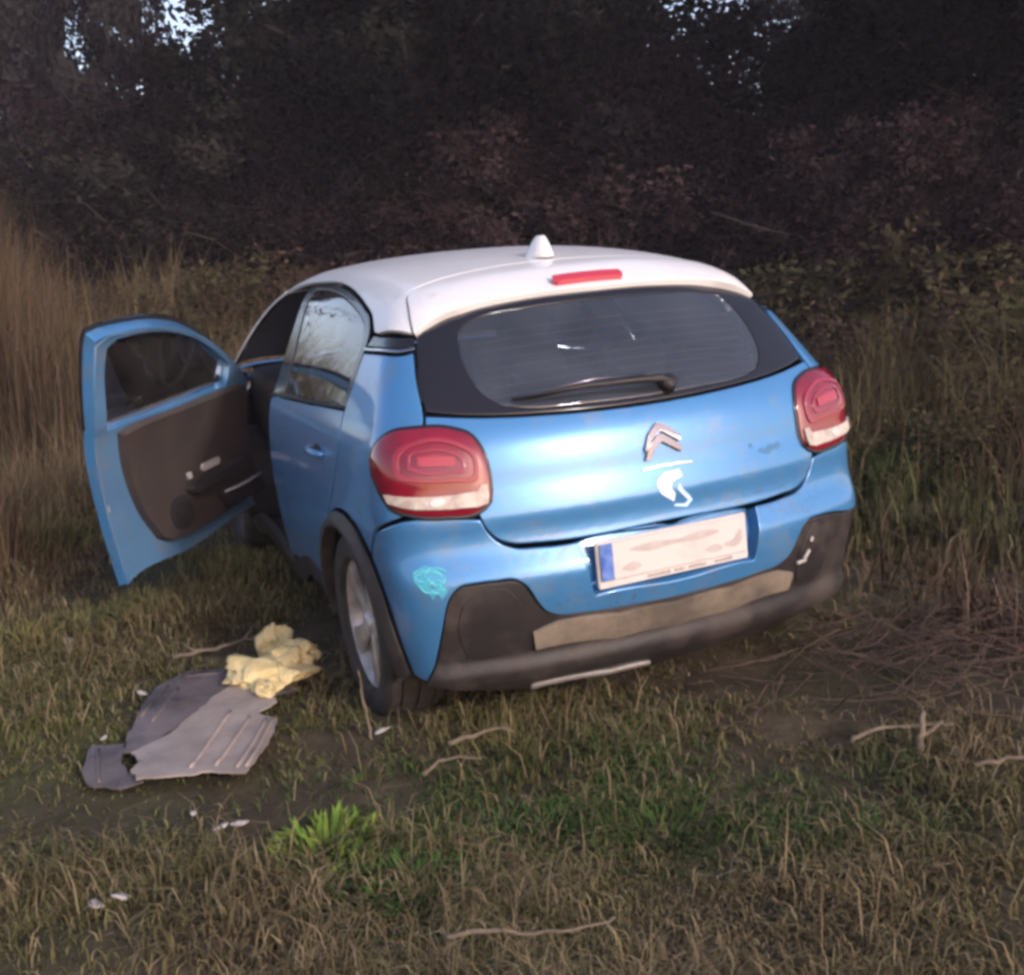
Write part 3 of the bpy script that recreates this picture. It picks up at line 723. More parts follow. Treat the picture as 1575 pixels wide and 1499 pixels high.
for sx, sz, sr in ((-.772, .592, .018), (-.735, .590, .026), (-.738, .560, .020), (-.755, .575, .034)):
    mbs = MB(); mbs.tube([on(sx + sr * math.cos(a) * (1 + .15 * math.sin(3 * a)), sz + sr * .9 * math.sin(a), .0012) for a in np.linspace(.4, 6.0, 22)], [.0022 + .0012 * math.sin(k) for k in range(22)], 5)
    mbs.build('paint_stroke', M['cyan2'], bumper, True)
lb_bot = [R(-.765, .235), R(-.71, .222), R(-.62, .190), R(-.5, .165), R(-.3, .150), R(0, .148)]
low_r = [np.array([-p[0], p[1], p[2]]) for p in arc(AC, .392, 29, -9, 9)]
lb_loop = loop_uv([hump + humr[1:], low_r, [low_r[-1], R(.765, .235)], mirn(lb_bot) + lb_bot[::-1][1:]])
def sstep(t): t = np.clip(t, 0, 1); return t * t * (3 - 2 * t)
def lb_lift(P): return -.012 + .030 * sstep((.300 - P[:, 2]) / .04) - .014 * sstep((.225 - P[:, 2]) / .04)
lower = panel('lower_bumper', lb_loop, M['plastic'], car, res=.012, thick=.03, lift=lb_lift, gap=.003)
def sgn_poly(poly, s): return [(s * a, b) for a, b in poly]
for s in (-1, 1):
    fg = flat_on('fog_lamp_housing', sgn_poly([(-.665, .50), (-.62, .525), (-.545, .522), (-.505, .47), (-.50, .33), (-.56, .31), (-.66, .32), (-.685, .40)], s), M['plastic'], lower, off=-.007, thick=.012, smooth_loop=True)
for (cx_, cz_, l_, t_) in ((.520, .430, .034, .9), (.498, .408, .04, .05), (.535, .480, .016, 1.2)):        # pale slivers put in as glints on the torn corner's broken plastic
    q_ = [(cx_ + a * math.cos(t_) - b * math.sin(t_), cz_ + a * math.sin(t_) + b * math.cos(t_)) for a, b in ((-l_ / 2, -.004), (l_ / 2, -.003), (l_ / 2, .004), (-l_ / 2, .006))]
    flat_on('clip_glint', q_, M['silver'], lower, off=.006, thick=.008)
skid = flat_on('skid_strip', [(-.47, .372), (-.40, .397), (-.2, .386), (0, .382), (.2, .386), (.40, .397), (.47, .372), (.46, .312), (.2, .300), (0, .298), (-.2, .300), (-.46, .312)], M['mudplastic'], lower, off=.0, thick=.015, res=.03)
flat_on('lip_strip', [(-.46, .186), (-.2, .182), (-.06, .181), (-.06, .172), (-.2, .171), (-.46, .173)], M['rim'], lower, off=.014, thick=.012)
# licence plate with its holder
def slab(name, x0, x1, z0, z1, y, th, material, parent, bev=.004):
    mb = MB(); mb.box(((x0 + x1) / 2, y, (z0 + z1) / 2), (x1 - x0, th, z1 - z0), Matrix.Rotation(math.radians(-3), 3, 'X'), bev)
    return autosmooth(mb.build(name, material, parent), 40)
py = float(R(0, .55)[1]) + .026
plate = slab('licence_plate', -.258, .258, .502, .615, py, .012, M['plate'], car)
slab('plate_holder', -.266, .266, .476, .622, py + .010, .014, M['plate'], plate, .006)
slab('country_band', -.257, -.215, .503, .614, py - .0045, .006, M['plateblue'], plate, .002)
slab('dealer_strip', -.262, .262, .478, .4995, py + .001, .006, M['plate'], plate, .002)
rs = random.Random(3)
for (a, b) in ((-.10, -.02), (-.005, .03), (.045, .11), (.14, .20)):
    x = a
    while x < b:
        wdt = rs.uniform(.004, .008); slab('print_mark', x, x + wdt, .4845, .4845 + rs.uniform(.007, .010), py - .0025, .002, M['plateink'], plate, .0007); x += wdt + .003
for poly in ([(-.16, .585), (-.08, .595), (.02, .588), (.10, .598), (.16, .585), (.10, .572), (.0, .575), (-.10, .570)], [(-.19, .53), (-.14, .545), (-.12, .53), (-.15, .518)], [(.17, .54), (.21, .552), (.235, .58), (.24, .545), (.21, .525)], [(.10, .535), (.15, .545), (.17, .53), (.14, .520)]):
    mb = MB(); L = crs(poly, True, .01); mb.prism([(float(p[0]), float(p[1])) for p in L], (0, py - .0066 , 0), Vector((1, 0, 0)), Vector((0, math.sin(math.radians(3)), math.cos(math.radians(3)))), Vector((0, -1, 0)), .0006)
    o = mb.build('smear', M['plate_smear'], plate)
    for v in o.data.vertices: v.co.y = py - .0066 + (v.co.z - .5585) * .052 - (.0006 if v.index >= len(L) else 0)

# tail lights
TL = [(-.816, .34, .906), (-.803, .33, .945), (-.773, .30, .980), (-.71, .24, .998), (-.627, .19, .994), (-.573, .15, .968), (-.552, .12, .917), (-.549, .1, .843), (-.553, .1, .786), (-.592, .1, .760), (-.673, .13, .754), (-.754, .18, .764), (-.803, .24, .790), (-.818, .29, .844)]
def to_surf(p):
    return surf(par(np.array(p)[None]))[0]
tl_uv = loop_uv([to_surf(p) for p in TL], True)
tc_ = par(np.array([to_surf((-.685, .16, .905))]))[0]
def scaled(L, sx, sy, dx=0, dy=0):
    # scale along / across the lamp in surface coordinates about its centre
    ex = par(np.array([to_surf((-.60, .12, .905))]))[0] - tc_; ex = ex / np.linalg.norm(ex); ey = np.array([-ex[1], ex[0]])
    d = L - tc_; a = d @ ex; b = d @ ey
    return tc_ + np.outer(a * sx + dx, ex) + np.outer(b * sy + dy, ey)
bez = panel('taillight', inset(tl_uv, -.007), M['black'], car, off=.006, thick=.02, gap=0, res=.03)
def dome(P):
    u = par(P); d = dist_to(u, tl_uv); return .014 * (1 - np.exp(-d / .025))
lens = panel('lens', tl_uv, M['red'], bez, off=.008, thick=.01, gap=0, res=.018, lift=dome)
upper = [p for p in TL]
ring_pts = [(-.779, .22, .869), (-.771, .24, .930), (-.721, .21, .964), (-.622, .16, .957), (-.577, .12, .918), (-.583, .107, .858), (-.66, .13, .852), (-.744, .18, .858)]
rg = loop_uv([to_surf(p) for p in ring_pts], True)
rg2 = loop_uv([to_surf(p) for p in [(-.765, .22, .880), (-.757, .23, .925), (-.715, .21, .951), (-.628, .16, .945), (-.592, .12, .913), (-.597, .107, .870), (-.66, .13, .865), (-.744, .18, .870)]], True)
panel('lens_ring', rg, M['red2'], bez, off=.024, thick=.008, gap=0, res=.03, holes=[rg2[::1]], bevel=.002)
rg3 = loop_uv([to_surf(p) for p in [(-.748, .21, .888), (-.740, .22, .925), (-.705, .20, .938), (-.638, .16, .932), (-.612, .13, .908), (-.616, .12, .882), (-.66, .13, .877), (-.735, .18, .880)]], True)
rg4 = loop_uv([to_surf(p) for p in [(-.738, .21, .894), (-.731, .22, .921), (-.703, .20, .930), (-.642, .16, .925), (-.622, .13, .905), (-.625, .12, .889), (-.66, .13, .885), (-.727, .18, .888)]], True)
panel('lens_ring', rg3, M['red2'], bez, off=.025, thick=.008, gap=0, res=.03, holes=[rg4], bevel=.0015)
cp = loop_uv([[to_surf(p) for p in q] for q in ([(-.722, .2, .896), (-.722, .2, .922)], [(-.722, .2, .922), (-.68, .17, .924), (-.636, .14, .918)], [(-.636, .14, .918), (-.634, .14, .893)], [(-.634, .14, .893), (-.68, .17, .893), (-.722, .2, .896)])])
panel('lens_centre', cp, M['red4'], bez, off=.026, thick=.006, gap=0, res=.03, bevel=.0015)
wpoly = [[(-.800, .257, .822), (-.764, .193, .816), (-.685, .137, .812), (-.590, .104, .816)], [(-.578, .103, .838), (-.560, .099, .834)], [(-.558, .1, .80), (-.563, .097, .778)], [(-.591, .106, .770), (-.689, .137, .774), (-.768, .194, .783), (-.796, .239, .795)]]
ws = panel('reversing_lens', loop_uv([[to_surf(p) for p in q] for q in wpoly]), M['clear'], bez, off=.0235, thick=.008, gap=0, res=.02, bevel=.002)
for (x0, x1) in ((-.648, -.640),):
    pass
bo = loop_uv([to_surf((-.695 + .026 * math.cos(a), .15, .794 + .014 * math.sin(a))) for a in np.linspace(0, 6.28, 11)[:-1]], True)
panel('bulb', bo, M['silver'], bez, off=.0275, thick=.005, gap=0, res=.02, bevel=.002)
bz2 = mirror(bez)
for ch in [c for c in list(bpy.data.objects) if c.parent == bez]: mirror(ch, bz2)
# arch trims, sills, doors
def ring_loop(c, r0, r1, a0, a1):
    return loop_uv([arc(c, r1, a0, a1, 15), [arc(c, r1, a1, a1, 1)[0], arc(c, r0, a1, a1, 1)[0]], arc(c, r0, a1, a0, 15), [arc(c, r0, a0, a0, 1)[0], arc(c, r1, a0, a0, 1)[0]]])
def arch_lift(c):
    def f(P):
        r = np.hypot(P[:, 1] - c, P[:, 2] - AZ); return .004 + .030 * np.clip((.392 - r) / .03, 0, 1)
    return f
for c, a0, a1 in ((AC, -9, 190), (FC, -10, 190)):
    a_ = panel('wheel_arch_trim', ring_loop(c, .338, .388, a0, a1), M['plastic'], car, res=.016, thick=.05, lift=arch_lift(c), gap=.001); mirror(a_)
sl = panel('sill_trim', loop_uv([[S(1.03, .262), S(1.8, .268), S(2.76, .262)], [S(2.76, .262), S(2.78, .16)], [S(2.78, .16), S(1.8, .155), S(1.02, .16)], [S(1.02, .16), S(1.03, .262)]]), M['plastic'], car, off=.008, thick=.03); mirror(sl)
# rear doors
belt = [S(1.79, .968), S(1.5, .985), S(1.1, 1.003), S(.80, 1.018), S(.692, 1.022)]
rd_loop = loop_uv([belt, DR[2:], arc(AC, .39, 129, 186), [arc(AC, .39, 186, 186, 1)[0], S(1.04, .272)], [S(1.04, .272), S(1.4, .274), S(1.79, .274)], [S(1.79, .274), S(1.80, .6), S(1.79, .968)]])
rdoor = panel('rear_door', rd_loop, M['blue'], car, res=.03, thick=.03, gap=.004)
fr_loop = loop_uv([[S(1.79, .974), S(1.5, .991), S(1.1, 1.009), S(.80, 1.024), S(.695, 1.028)], [S(.695, 1.028), S(.693, 1.1), S(.69, 1.2)], [S(.69, 1.2), S(.70, 1.255), S(.760, 1.298), S(.9, 1.335), S(1.053, 1.364), S(1.4, 1.404), S(1.75, 1.408), S(1.86, 1.405)], [S(1.86, 1.405), S(1.81, 1.2), S(1.79, .974)]])
dg = loop_uv([[S(1.58, 1.0), S(1.3, 1.012), S(1.0, 1.025), S(.79, 1.036)], [S(.768, 1.048), S(.748, 1.10), S(.752, 1.18), S(.775, 1.255), S(.82, 1.288)], [S(.82, 1.288), S(.95, 1.32), S(1.09, 1.345), S(1.4, 1.38), S(1.72, 1.387)], [S(1.75, 1.375), S(1.73, 1.32), S(1.64, 1.157), S(1.58, 1.0)]])
frm = panel('window_frame', fr_loop, M['black'], rdoor, off=-.002, thick=.03, holes=[dg], gap=.003, res=.03)
gpn = panel('door_glass', dg, M['clearglass'], rdoor, off=-.006, thick=.004, gap=-.001, no_back=True, res=.03)
def side_v(y, z, d):
    p = S(y, z); return Vector(p) + Vector(grad(p[None])[0]) * d
def handle(parent, y0, z0, hinge=None):
    mb = MB(); mb.tube([side_v(y0, z0, -.004), side_v(y0 + .02, z0 + .002, .022), side_v(y0 + .08, z0 + .002, .028), side_v(y0 + .15, z0, .024), side_v(y0 + .18, z0 - .002, -.004)], [.012, .013, .012, .013, .012], 10)
    if hinge: mb.v = [tuple(np.array(v) - np.array(hinge)) for v in mb.v]
    o = mb.build('door_handle', M['blue'], parent, True)
    cup = loop_uv([S(y0 + .09 + .065 * math.cos(a), z0 + .002 + .026 * math.sin(a)) for a in np.linspace(0, 6.28, 13)[:-1]], True)
    panel('handle_recess', cup, M['trim'], parent, off=.001, thick=.006, gap=0, res=.03, bevel=.002, hinge=hinge)
    return o
handle(rdoor, .84, .86)
rl = panel('belt_strip', loop_uv([[S(1.78, .970), S(1.5, .987), S(1.1, 1.005), S(.80, 1.019), S(.70, 1.024)], [S(.70, 1.034), S(.80, 1.030), S(1.1, 1.016), S(1.5, .998), S(1.78, .981)]]), M['trim'], rdoor, off=.006, thick=.012, gap=0, bevel=.002)
side_parts = [c for c in bpy.data.objects if c.parent == rdoor]
rd2 = mirror(rdoor)
for c in side_parts: mirror(c, rd2)
pil = panel('door_pillar', loop_uv([[S(1.79, .27), S(1.80, .6), S(1.79, .97), S(1.81, 1.2), S(1.86, 1.40)], [S(1.95, 1.395), S(1.91, 1.2), S(1.89, .97), S(1.90, .6), S(1.90, .27)]]), M['blue'], car, off=-.03, thick=.05, gap=0); mirror(pil)

# front doors: the left one swung open
HG = (-.845, 2.87, .6)
fd_front = [S(2.90, .285), S(2.93, .5), S(2.95, .75), S(2.985, .965)]
fd_win = [S(2.985, .972), S(2.86, 1.08), S(2.66, 1.225), S(2.45, 1.325), S(2.2, 1.385), S(1.95, 1.403), S(1.88, 1.404)]
fd_rear = [S(1.815, 1.392), S(1.805, 1.2), S(1.80, .97), S(1.808, .6), S(1.803, .285)]
fd_loop = loop_uv([fd_front, fd_win, fd_rear, [fd_rear[-1], S(2.3, .278), fd_front[0]]])
fg_loop = loop_uv([[S(1.878, .995), S(1.882, 1.1), S(1.886, 1.25), S(1.905, 1.335)], [S(1.96, 1.365), S(2.2, 1.352), S(2.43, 1.295), S(2.63, 1.20), S(2.80, 1.075)], [S(2.79, 1.05), S(2.77, .99)], [S(2.77, .975), S(2.3, .972), S(1.88, .985)]])
def door_parts(hinge):
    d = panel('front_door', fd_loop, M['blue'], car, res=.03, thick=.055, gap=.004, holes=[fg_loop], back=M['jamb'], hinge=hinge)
    kw = dict(hinge=hinge)
    tl = loop_uv([[S(1.945, .955), S(2.0, .965), S(2.4, .962), S(2.8, .955), S(2.90, .95)], [S(2.90, .95), S(2.86, .6), S(2.85, .39)], [S(2.85, .38), S(2.5, .36), S(2.25, .36), S(2.12, .375)], [S(2.06, .41), S(1.995, .55), S(1.955, .75), S(1.945, .955)]])
    panel('trim_panel', tl, M['doortrim'], d, off=-.056, thick=.045, back=M['doortrim'], gap=0, bevel=.012, **kw)
    pk = loop_uv([[S(2.50, .475), S(2.65, .465), S(2.83, .465)], [S(2.83, .465), S(2.83, .385)], [S(2.83, .385), S(2.54, .385)], [S(2.54, .385), S(2.50, .475)]])
    panel('door_pocket', pk, M['trim'], d, off=-.095, thick=.06, back=M['trim'], gap=0, bevel=.01, **kw)
    ar = loop_uv([[S(2.30, .585), S(2.5, .58), S(2.75, .59)], [S(2.78, .565), S(2.75, .54)], [S(2.75, .535), S(2.5, .53), S(2.32, .535)], [S(2.29, .55), S(2.29, .57)]])
    panel('armrest', ar, M['trim'], d, off=-.098, thick=.055, back=M['trim'], gap=0, bevel=.012, **kw)
    def inn(y, z, dd):
        return Vector(side_v(y, z, -dd)) - (Vector(hinge) if hinge else Vector((0, 0, 0)))
    mb = MB(); mb.tube([inn(2.50, .480, .158), inn(2.6, .472, .160), inn(2.7, .470, .160), inn(2.82, .473, .156)], [.006, .007, .007, .006], 8); mb.build('pocket_edge', M['silver'], d, True)
    ih = loop_uv([[S(2.44, .645), S(2.57, .645)], [S(2.58, .63), S(2.57, .612)], [S(2.57, .609), S(2.44, .609)], [S(2.43, .625), S(2.44, .645)]])
    panel('inner_handle', ih, M['silver'], d, off=-.100, thick=.014, back=M['silver'], gap=0, bevel=.003, **kw)
    ih = loop_uv([[S(2.32, .638), S(2.345, .638)], [S(2.345, .606), S(2.32, .606)]])
    panel('lock_button', ih, M['silver'], d, off=-.099, thick=.014, back=M['silver'], gap=0, bevel=.003, **kw)
    for rr_, mt_, of_ in ((.082, M['trim'], -.099), (.066, M['plastic'], -.103)):
        sg = loop_uv([S(2.22 + rr_ * math.cos(a), .475 + rr_ * math.sin(a)) for a in np.linspace(0, 6.283, 17)[:-1]], True)
        panel('speaker_grille', sg, mt_, d, off=of_, thick=.008, back=mt_, gap=0, bevel=.004, res=.03, **kw)
    gl_ = panel('window_glass', fg_loop, M['clearglass'], d, off=-.022, thick=.004, gap=-.001, no_back=True, **kw)
    # black rubber seal round the inside and the black outer window frame
    b = np.concatenate([[S(1.815, z) for z in np.linspace(.30, .95, 12)], [S(1.82, 1.2), S(1.828, 1.36)], [S(1.90, 1.394)], [S(y, z) for (y, z) in ((2.2, 1.375), (2.45, 1.315), (2.66, 1.215), (2.86, 1.07), (2.96, .98))]])
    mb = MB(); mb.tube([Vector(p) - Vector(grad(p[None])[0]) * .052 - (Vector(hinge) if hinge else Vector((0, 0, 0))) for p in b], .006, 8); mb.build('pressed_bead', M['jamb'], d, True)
    wf = loop_uv([[S(1.797, .99), S(1.802, 1.2), S(1.808, 1.40)], [S(1.90, 1.413), S(2.2, 1.396), S(2.45, 1.336), S(2.66, 1.236), S(2.86, 1.09), S(2.985, .985)], [S(2.985, .985), S(2.5, .985), S(2.1, .987), S(1.797, .99)]])
    panel('window_frame', wf, M['black'], d, off=.004, thick=.012, holes=[fg_loop], gap=0, **kw)
    handle(d, 1.88, .86, hinge)
    # latch and bolts on the shut face
    mb = MB(); p = inn(1.825, .62, .04); mb.box(p, (.03, .012, .06)); mb.build('door_latch', M['rim'], d)
    # mirror
    mb = MB(); c = side_v(2.72, 1.06, .11) - (Vector(hinge) if hinge else Vector((0, 0, 0))); k = 14
    prof = [(-.055, .02), (-.05, .75), (-.03, .95), (0, 1.), (.04, .92), (.075, .65), (.09, .2)]
    for (dy, s) in prof:
        for j in range(k):
            a = 2 * math.pi * j / k; ca, sa = math.cos(a), math.sin(a)
            mb.v.append((c.x + .105 * s * np.sign(ca) * abs(ca) ** .7, c.y + dy, c.z + .072 * s * np.sign(sa) * abs(sa) ** .7))
    for i in range(len(prof) - 1):
        for j in range(k): mb.f.append((i * k + j, i * k + (j + 1) % k, (i + 1) * k + (j + 1) % k, (i + 1) * k + j))
    mb.f.append(tuple(range(k))[::-1]); mb.f.append(tuple(range((len(prof) - 1) * k, len(prof) * k)))
    ms = mb.build('door_mirror', M['blue'], d, True)
    mb = MB(); mb.tube([c + Vector((.08, .0, -.03)), side_v(2.76, .99, .0) - (Vector(hinge) if hinge else Vector((0, 0, 0)))], [.03, .036], 10); mb.build('mirror_arm', M['black'], d, True)
    mb = MB(); mb.box(c + Vector((0, -.057, 0)), (.17, .006, .11), None, .003); mb.build('mirror_glass', M['chrome'], d)
    return d
fdoor = door_parts(None)
right = mirror(fdoor); right.data.materials[1] = M['trim']
for c in [c for c in list(bpy.data.objects) if c.parent == fdoor]: mirror(c, right)
for c in [c for c in list(bpy.data.objects) if c.parent == fdoor] + [fdoor]:
    co = np.zeros(len(c.data.vertices) * 3); c.data.vertices.foreach_get('co', co); co = co.reshape(-1, 3) - np.array(HG)
    up = np.maximum(co[:, 2] + HG[2] - .98, 0); co[:, 0] -= .30 * up          # the frame of the open door is bent outward
    c.data.vertices.foreach_set('co', co.ravel()); c.data.update()
fdoor.location = HG
fdoor.rotation_euler = (math.radians(4.6), 0, math.radians(-42.5))
tag(fdoor, 'driver door swung wide open, dark trim inside')

# front of the car
hood_l = [S(3.02, .985), S(3.2, .965), S(3.5, .905), T(-.66, 3.68)]
hood_f = [T(-.66, 3.68), T(-.4, 3.80), T(0, 3.85)]
cowl = [S(3.02, .985), T(-.70, 3.08), T(-.4, 3.20), T(0, 3.25)]
hood = panel('bonnet', loop_uv([hood_l, hood_f + mir(hood_f)[1:], mir(hood_l), mirn(cowl) + cowl[::-1][1:]]), M['blue'], car, res=.05)
ws_top = [S(2.45, 1.345), T(-.50, 2.54), T(-.25, 2.60), T(0, 2.615)]
ws_bot = [S(2.99, .998), T(-.70, 3.05), T(-.4, 3.17), T(0, 3.22)]
wsc = panel('windscreen', loop_uv([ws_top + mir(ws_top)[1:], [np.array([-ws_top[0][0], ws_top[0][1], ws_top[0][2]]), np.array([-ws_bot[0][0], ws_bot[0][1], ws_bot[0][2]])], mirn(ws_bot) + ws_bot[::-1][1:]]), M['screenglass'], car, off=-.004, thick=.004, res=.05, no_back=True)
ap = panel('windscreen_pillar', loop_uv([[S(2.40, 1.372), S(2.62, 1.27), S(2.84, 1.11), S(3.0, .985)], [S(3.04, .99), S(2.88, 1.14), S(2.68, 1.29), S(2.46, 1.385)]]), M['white'], car, off=.002, thick=.010, gap=0, res=.02); mirror(ap)
ff = loop_uv([[S(2.92, .285), S(2.945, .5), S(2.965, .75), S(2.995, .965)], [S(3.02, .978), S(3.2, .955), S(3.5, .895)], [S(3.6, .75), S(3.66, .60), S(3.55, .45)], arc(FC, .39, 160, 2, 12)])
fe = panel('front_wing', ff, M['blue'], car, res=.04, gap=.004); mirror(fe)
fb_t = [S(3.52, .89), Fr(-.62, .80), Fr(-.3, .82), Fr(0, .83)]
fb_s = [S(3.52, .89), S(3.60, .75), S(3.66, .60), S(3.56, .43), S(3.56, .30)]
fb_b = [S(3.56, .30), Fr(-.6, .18), Fr(0, .17)]
fb = panel('front_bumper', loop_uv([fb_t + mir(fb_t)[1:], mirn(fb_s), mirn(fb_b) + fb_b[::-1][1:], fb_s[::-1]]), M['blue'], car, res=.05, thick=.03)
def front_on(name, poly, material, parent, off, thick=.02):
    L = loop_uv([Fr(*p) for p in poly], True); return panel(name, L, material, parent, off=off, thick=thick, gap=0, res=.04)
front_on('grille', [(-.42, .42), (.42, .42), (.48, .34), (.42, .24), (-.42, .24), (-.48, .34)], M['plastic'], fb, .006)
for s in (-1, 1):
    front_on('headlight', [(s * .36, .60), (s * .62, .62), (s * .66, .54), (s * .60, .47), (s * .42, .47), (s * .34, .53)], M['clear'], fb, .01)
    front_on('running_light', [(s * .30, .775), (s * .62, .765), (s * .62, .735), (s * .30, .745)], M['clear'], fb, .008)

# wheels
def tyre_prof(w, ro, ri):
    return [(-w * .38, ri), (-w * .47, ri + .012), (-w * .5, (ro + ri) / 2), (-w * .47, ro - .022), (-w * .40, ro - .005), (-w * .28, ro - .001), (-w * .275, ro - .009), (-w * .245, ro - .009), (-w * .24, ro), (-w * .02, ro + .001), (-w * .015, ro - .008), (w * .015, ro - .008), (w * .02, ro + .001), (w * .24, ro), (w * .245, ro - .009), (w * .275, ro - .009), (w * .28, ro - .001), (w * .40, ro - .005), (w * .47, ro - .022), (w * .5, (ro + ri) / 2), (w * .47, ri + .012), (w * .38, ri)]
M['rimshade'] = mat('shaded_alloy', (.10, .085, .075), rough=.7, metal=.2, col2=(.06, .05, .045), nscale=9)  # front rims: the dark below the open door put into the alloy colour
def wheel(c, s, ang, RM):
    # s = -1 for the car's left; the outer face looks towards s
    mb = MB(); mb.lathe_x([(-.085 * 1, .222), (-.080, .214), (-.03, .200), (.07, .198), (.08, .222)] if s < 0 else [(-.08, .222), (-.07, .198), (.03, .200), (.080, .214), (.085, .222)], (0, 0, 0), 48)
    w = mb.build('wheel', RM, car); autosmooth(w, 50); w.location = c; w.rotation_euler = (ang, 0, 0)
    mb = MB(); mb.lathe_x(tyre_prof(.215, .318, .215), (0, 0, 0), 64); autosmooth(mb.build('tyre', M['tyre'], w), 30)
    mb = MB(); mb.lathe_x([(s * .02, .0005), (s * .02, .206)], (0, 0, 0), 40); mb.build('brake_disc', M['rimdark'], w)
    mb = MB(); mb.lathe_x([(s * .078, .0005), (s * .080, .026), (s * .074, .034), (s * .05, .045)], (0, 0, 0), 24); autosmooth(mb.build('hub_cap', RM, w), 40)
    me = None
    for k in range(5):
        if me is None:
            mb = MB(); prof = []
            for (r, wd, xo) in ((.03, .030, .066), (.09, .026, .070), (.15, .030, .076), (.205, .050, .080)):
                for (dy, dx) in ((-wd, -.022), (-wd, -.004), (-wd * .55, 0), (wd * .55, 0), (wd, -.004), (wd, -.022)):
                    mb.v.append((s * (xo + dx), dy, r))
            for i in range(3):
                for j in range(5): mb.f.append((i * 6 + j, i * 6 + j + 1, (i + 1) * 6 + j + 1, (i + 1) * 6 + j))
            sp = mb.build('spoke', RM, w); autosmooth(sp, 25); me = sp.data
        else:
            sp = link(bpy.data.objects.new('spoke', me), w)
        sp.rotation_euler = (2 * math.pi * k / 5, 0, 0)
for (x, y, s, a) in ((-.752, AC, -1, .35), (.752, AC, 1, 1.1), (-.752, FC, -1, .6), (.752, FC, 1, .2)): wheel((x, y, AZ), s, a, M['rim'] if y < 2 else M['rimshade'])
# wheel-well liners, floor, interior
for (c, s) in ((AC, -1), (AC, 1), (FC, -1), (FC, 1)):
    mb = MB(); n = 20; V = []
    for k in range(n + 1):
        a = math.radians(-15 + 210 * k / n)
        for (x, r) in ((.835, .345), (.50, .36), (.50, .02)): V.append((s * x, c - r * math.cos(a), AZ + r * math.sin(a)))
    mb.v = V
    for k in range(n):
        for j in range(2): mb.f.append((k * 3 + j, k * 3 + j + 1, (k + 1) * 3 + j + 1, (k + 1) * 3 + j))
    mb.build('wheel_liner', M['trim'], car, True)
mb = MB(); mb.box((0, 2.0, .19), (1.46, 1.8, .05)); mb.box((0, .55, .25), (.98, .85, .10)); mb.box((0, 3.3, .24), (.98, .9, .08)); mb.box((0, 1.05, .24), (.98, .3, .08)); mb.build('floor_pan', M['trim'], car)
def cushion(name, c, size, rx, parent, material=None, bev=.05):
    mb = MB(); mb.box(c, size, Matrix.Rotation(math.radians(rx), 3, 'X'), bev); return autosmooth(mb.build(name, material or M['seat'], parent), 50)
rs_ = cushion('rear_seat', (0, 1.30, .44), (1.26, .50, .16), 4, car)
cushion('backrest', (0, 1.02, .74), (1.24, .13, .52), -14, rs_)
for x in (-.42, 0, .42): cushion('headrest', (x, .94, 1.03), (.24, .09, .14), -12, rs_, bev=.04)
for x in (-.36, .36):
    fs = cushion('front_seat', (x, 2.30, .44), (.50, .52, .15), 6, car)
    cushion('backrest', (x, 1.98, .79), (.48, .14, .60), -16, fs, bev=.06)
    cushion('headrest', (x, 1.86, 1.17), (.26, .09, .17), -10, fs, bev=.04)
mb = MB(); mb.box((0, .66, .93), (1.16, .56, .02)); mb.build('parcel_shelf', M['trim'], car)
mb = MB(); mb.box((0, 2.98, .80), (1.40, .34, .34), Matrix.Rotation(math.radians(8), 3, 'X'), .06); ds = autosmooth(mb.build('dashboard', M['trim'], car), 50)
mb = MB(); pa = [(-.36 + .185 * math.cos(a), 2.68 + .06 * math.sin(a), .93 + .17 * math.sin(a)) for a in np.linspace(0, 2 * math.pi, 29)]
mb.tube(pa, .015, 8, False); mb.tube([(-.36, 2.68, .93), (-.36, 2.85, .86)], [.06, .04], 12); mb.tube([(-.54, 2.68, .93), (-.18, 2.68, .93)], .014, 8); mb.build('steering_wheel', M['trim'], car, True)
# ------------------------------------------------------------------ grass and weeds (countless: one object per kind)
def blades(P, H, W, lean, az, tint, r, curl=.6):
    """bent grass blades: three cross-sections, five vertices, three triangles each"""
    n = len(P); d = np.stack([np.cos(az), np.sin(az), np.zeros(n)], 1); wd = az + math.pi / 2 + r.uniform(-.9, .9, n); s = np.stack([np.cos(wd), np.sin(wd), np.zeros(n)], 1) * (W * .5)[:, None]
    l1 = lean * .35; l2 = np.minimum(lean * (1 + curl * r.uniform(.2, 1, n)), 1.65)
    m1 = P + (d * np.sin(l1)[:, None] + np.array([0, 0, 1]) * np.cos(l1)[:, None]) * (H * .5)[:, None]
    tp = m1 + (d * np.sin(l2)[:, None] + np.array([0, 0, 1]) * np.cos(l2)[:, None]) * (H * .5)[:, None]
    V = np.stack([P - s, P + s, m1 - s * .8, m1 + s * .8, tp], 1).reshape(-1, 3)
    k = np.arange(n) * 5
    Tn = np.concatenate([np.stack([k, k + 1, k + 3], 1), np.stack([k, k + 3, k + 2], 1), np.stack([k + 2, k + 3, k + 4], 1)])
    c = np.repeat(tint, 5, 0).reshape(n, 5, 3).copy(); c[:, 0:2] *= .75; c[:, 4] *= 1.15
    return V, Tn, c.reshape(-1, 3)
def fan(n, d0, d1, half, r, pw=1.0):
    # scattered over the ground ahead of the standpoint, denser near it
    t = r.uniform(0, 1, n); d = (d0 ** (1 - pw) + t * (d1 ** (1 - pw) - d0 ** (1 - pw))) ** (1 / (1 - pw)) if abs(pw - 1) > 1e-6 else d0 * (d1 / d0) ** t
    a = r.uniform(-half, half, n)
    p = np.array(CAM_POS[:2]) + CF * (d * np.cos(a))[:, None] + CR * (d * np.sin(a))[:, None]
    return p[:, 0], p[:, 1], d
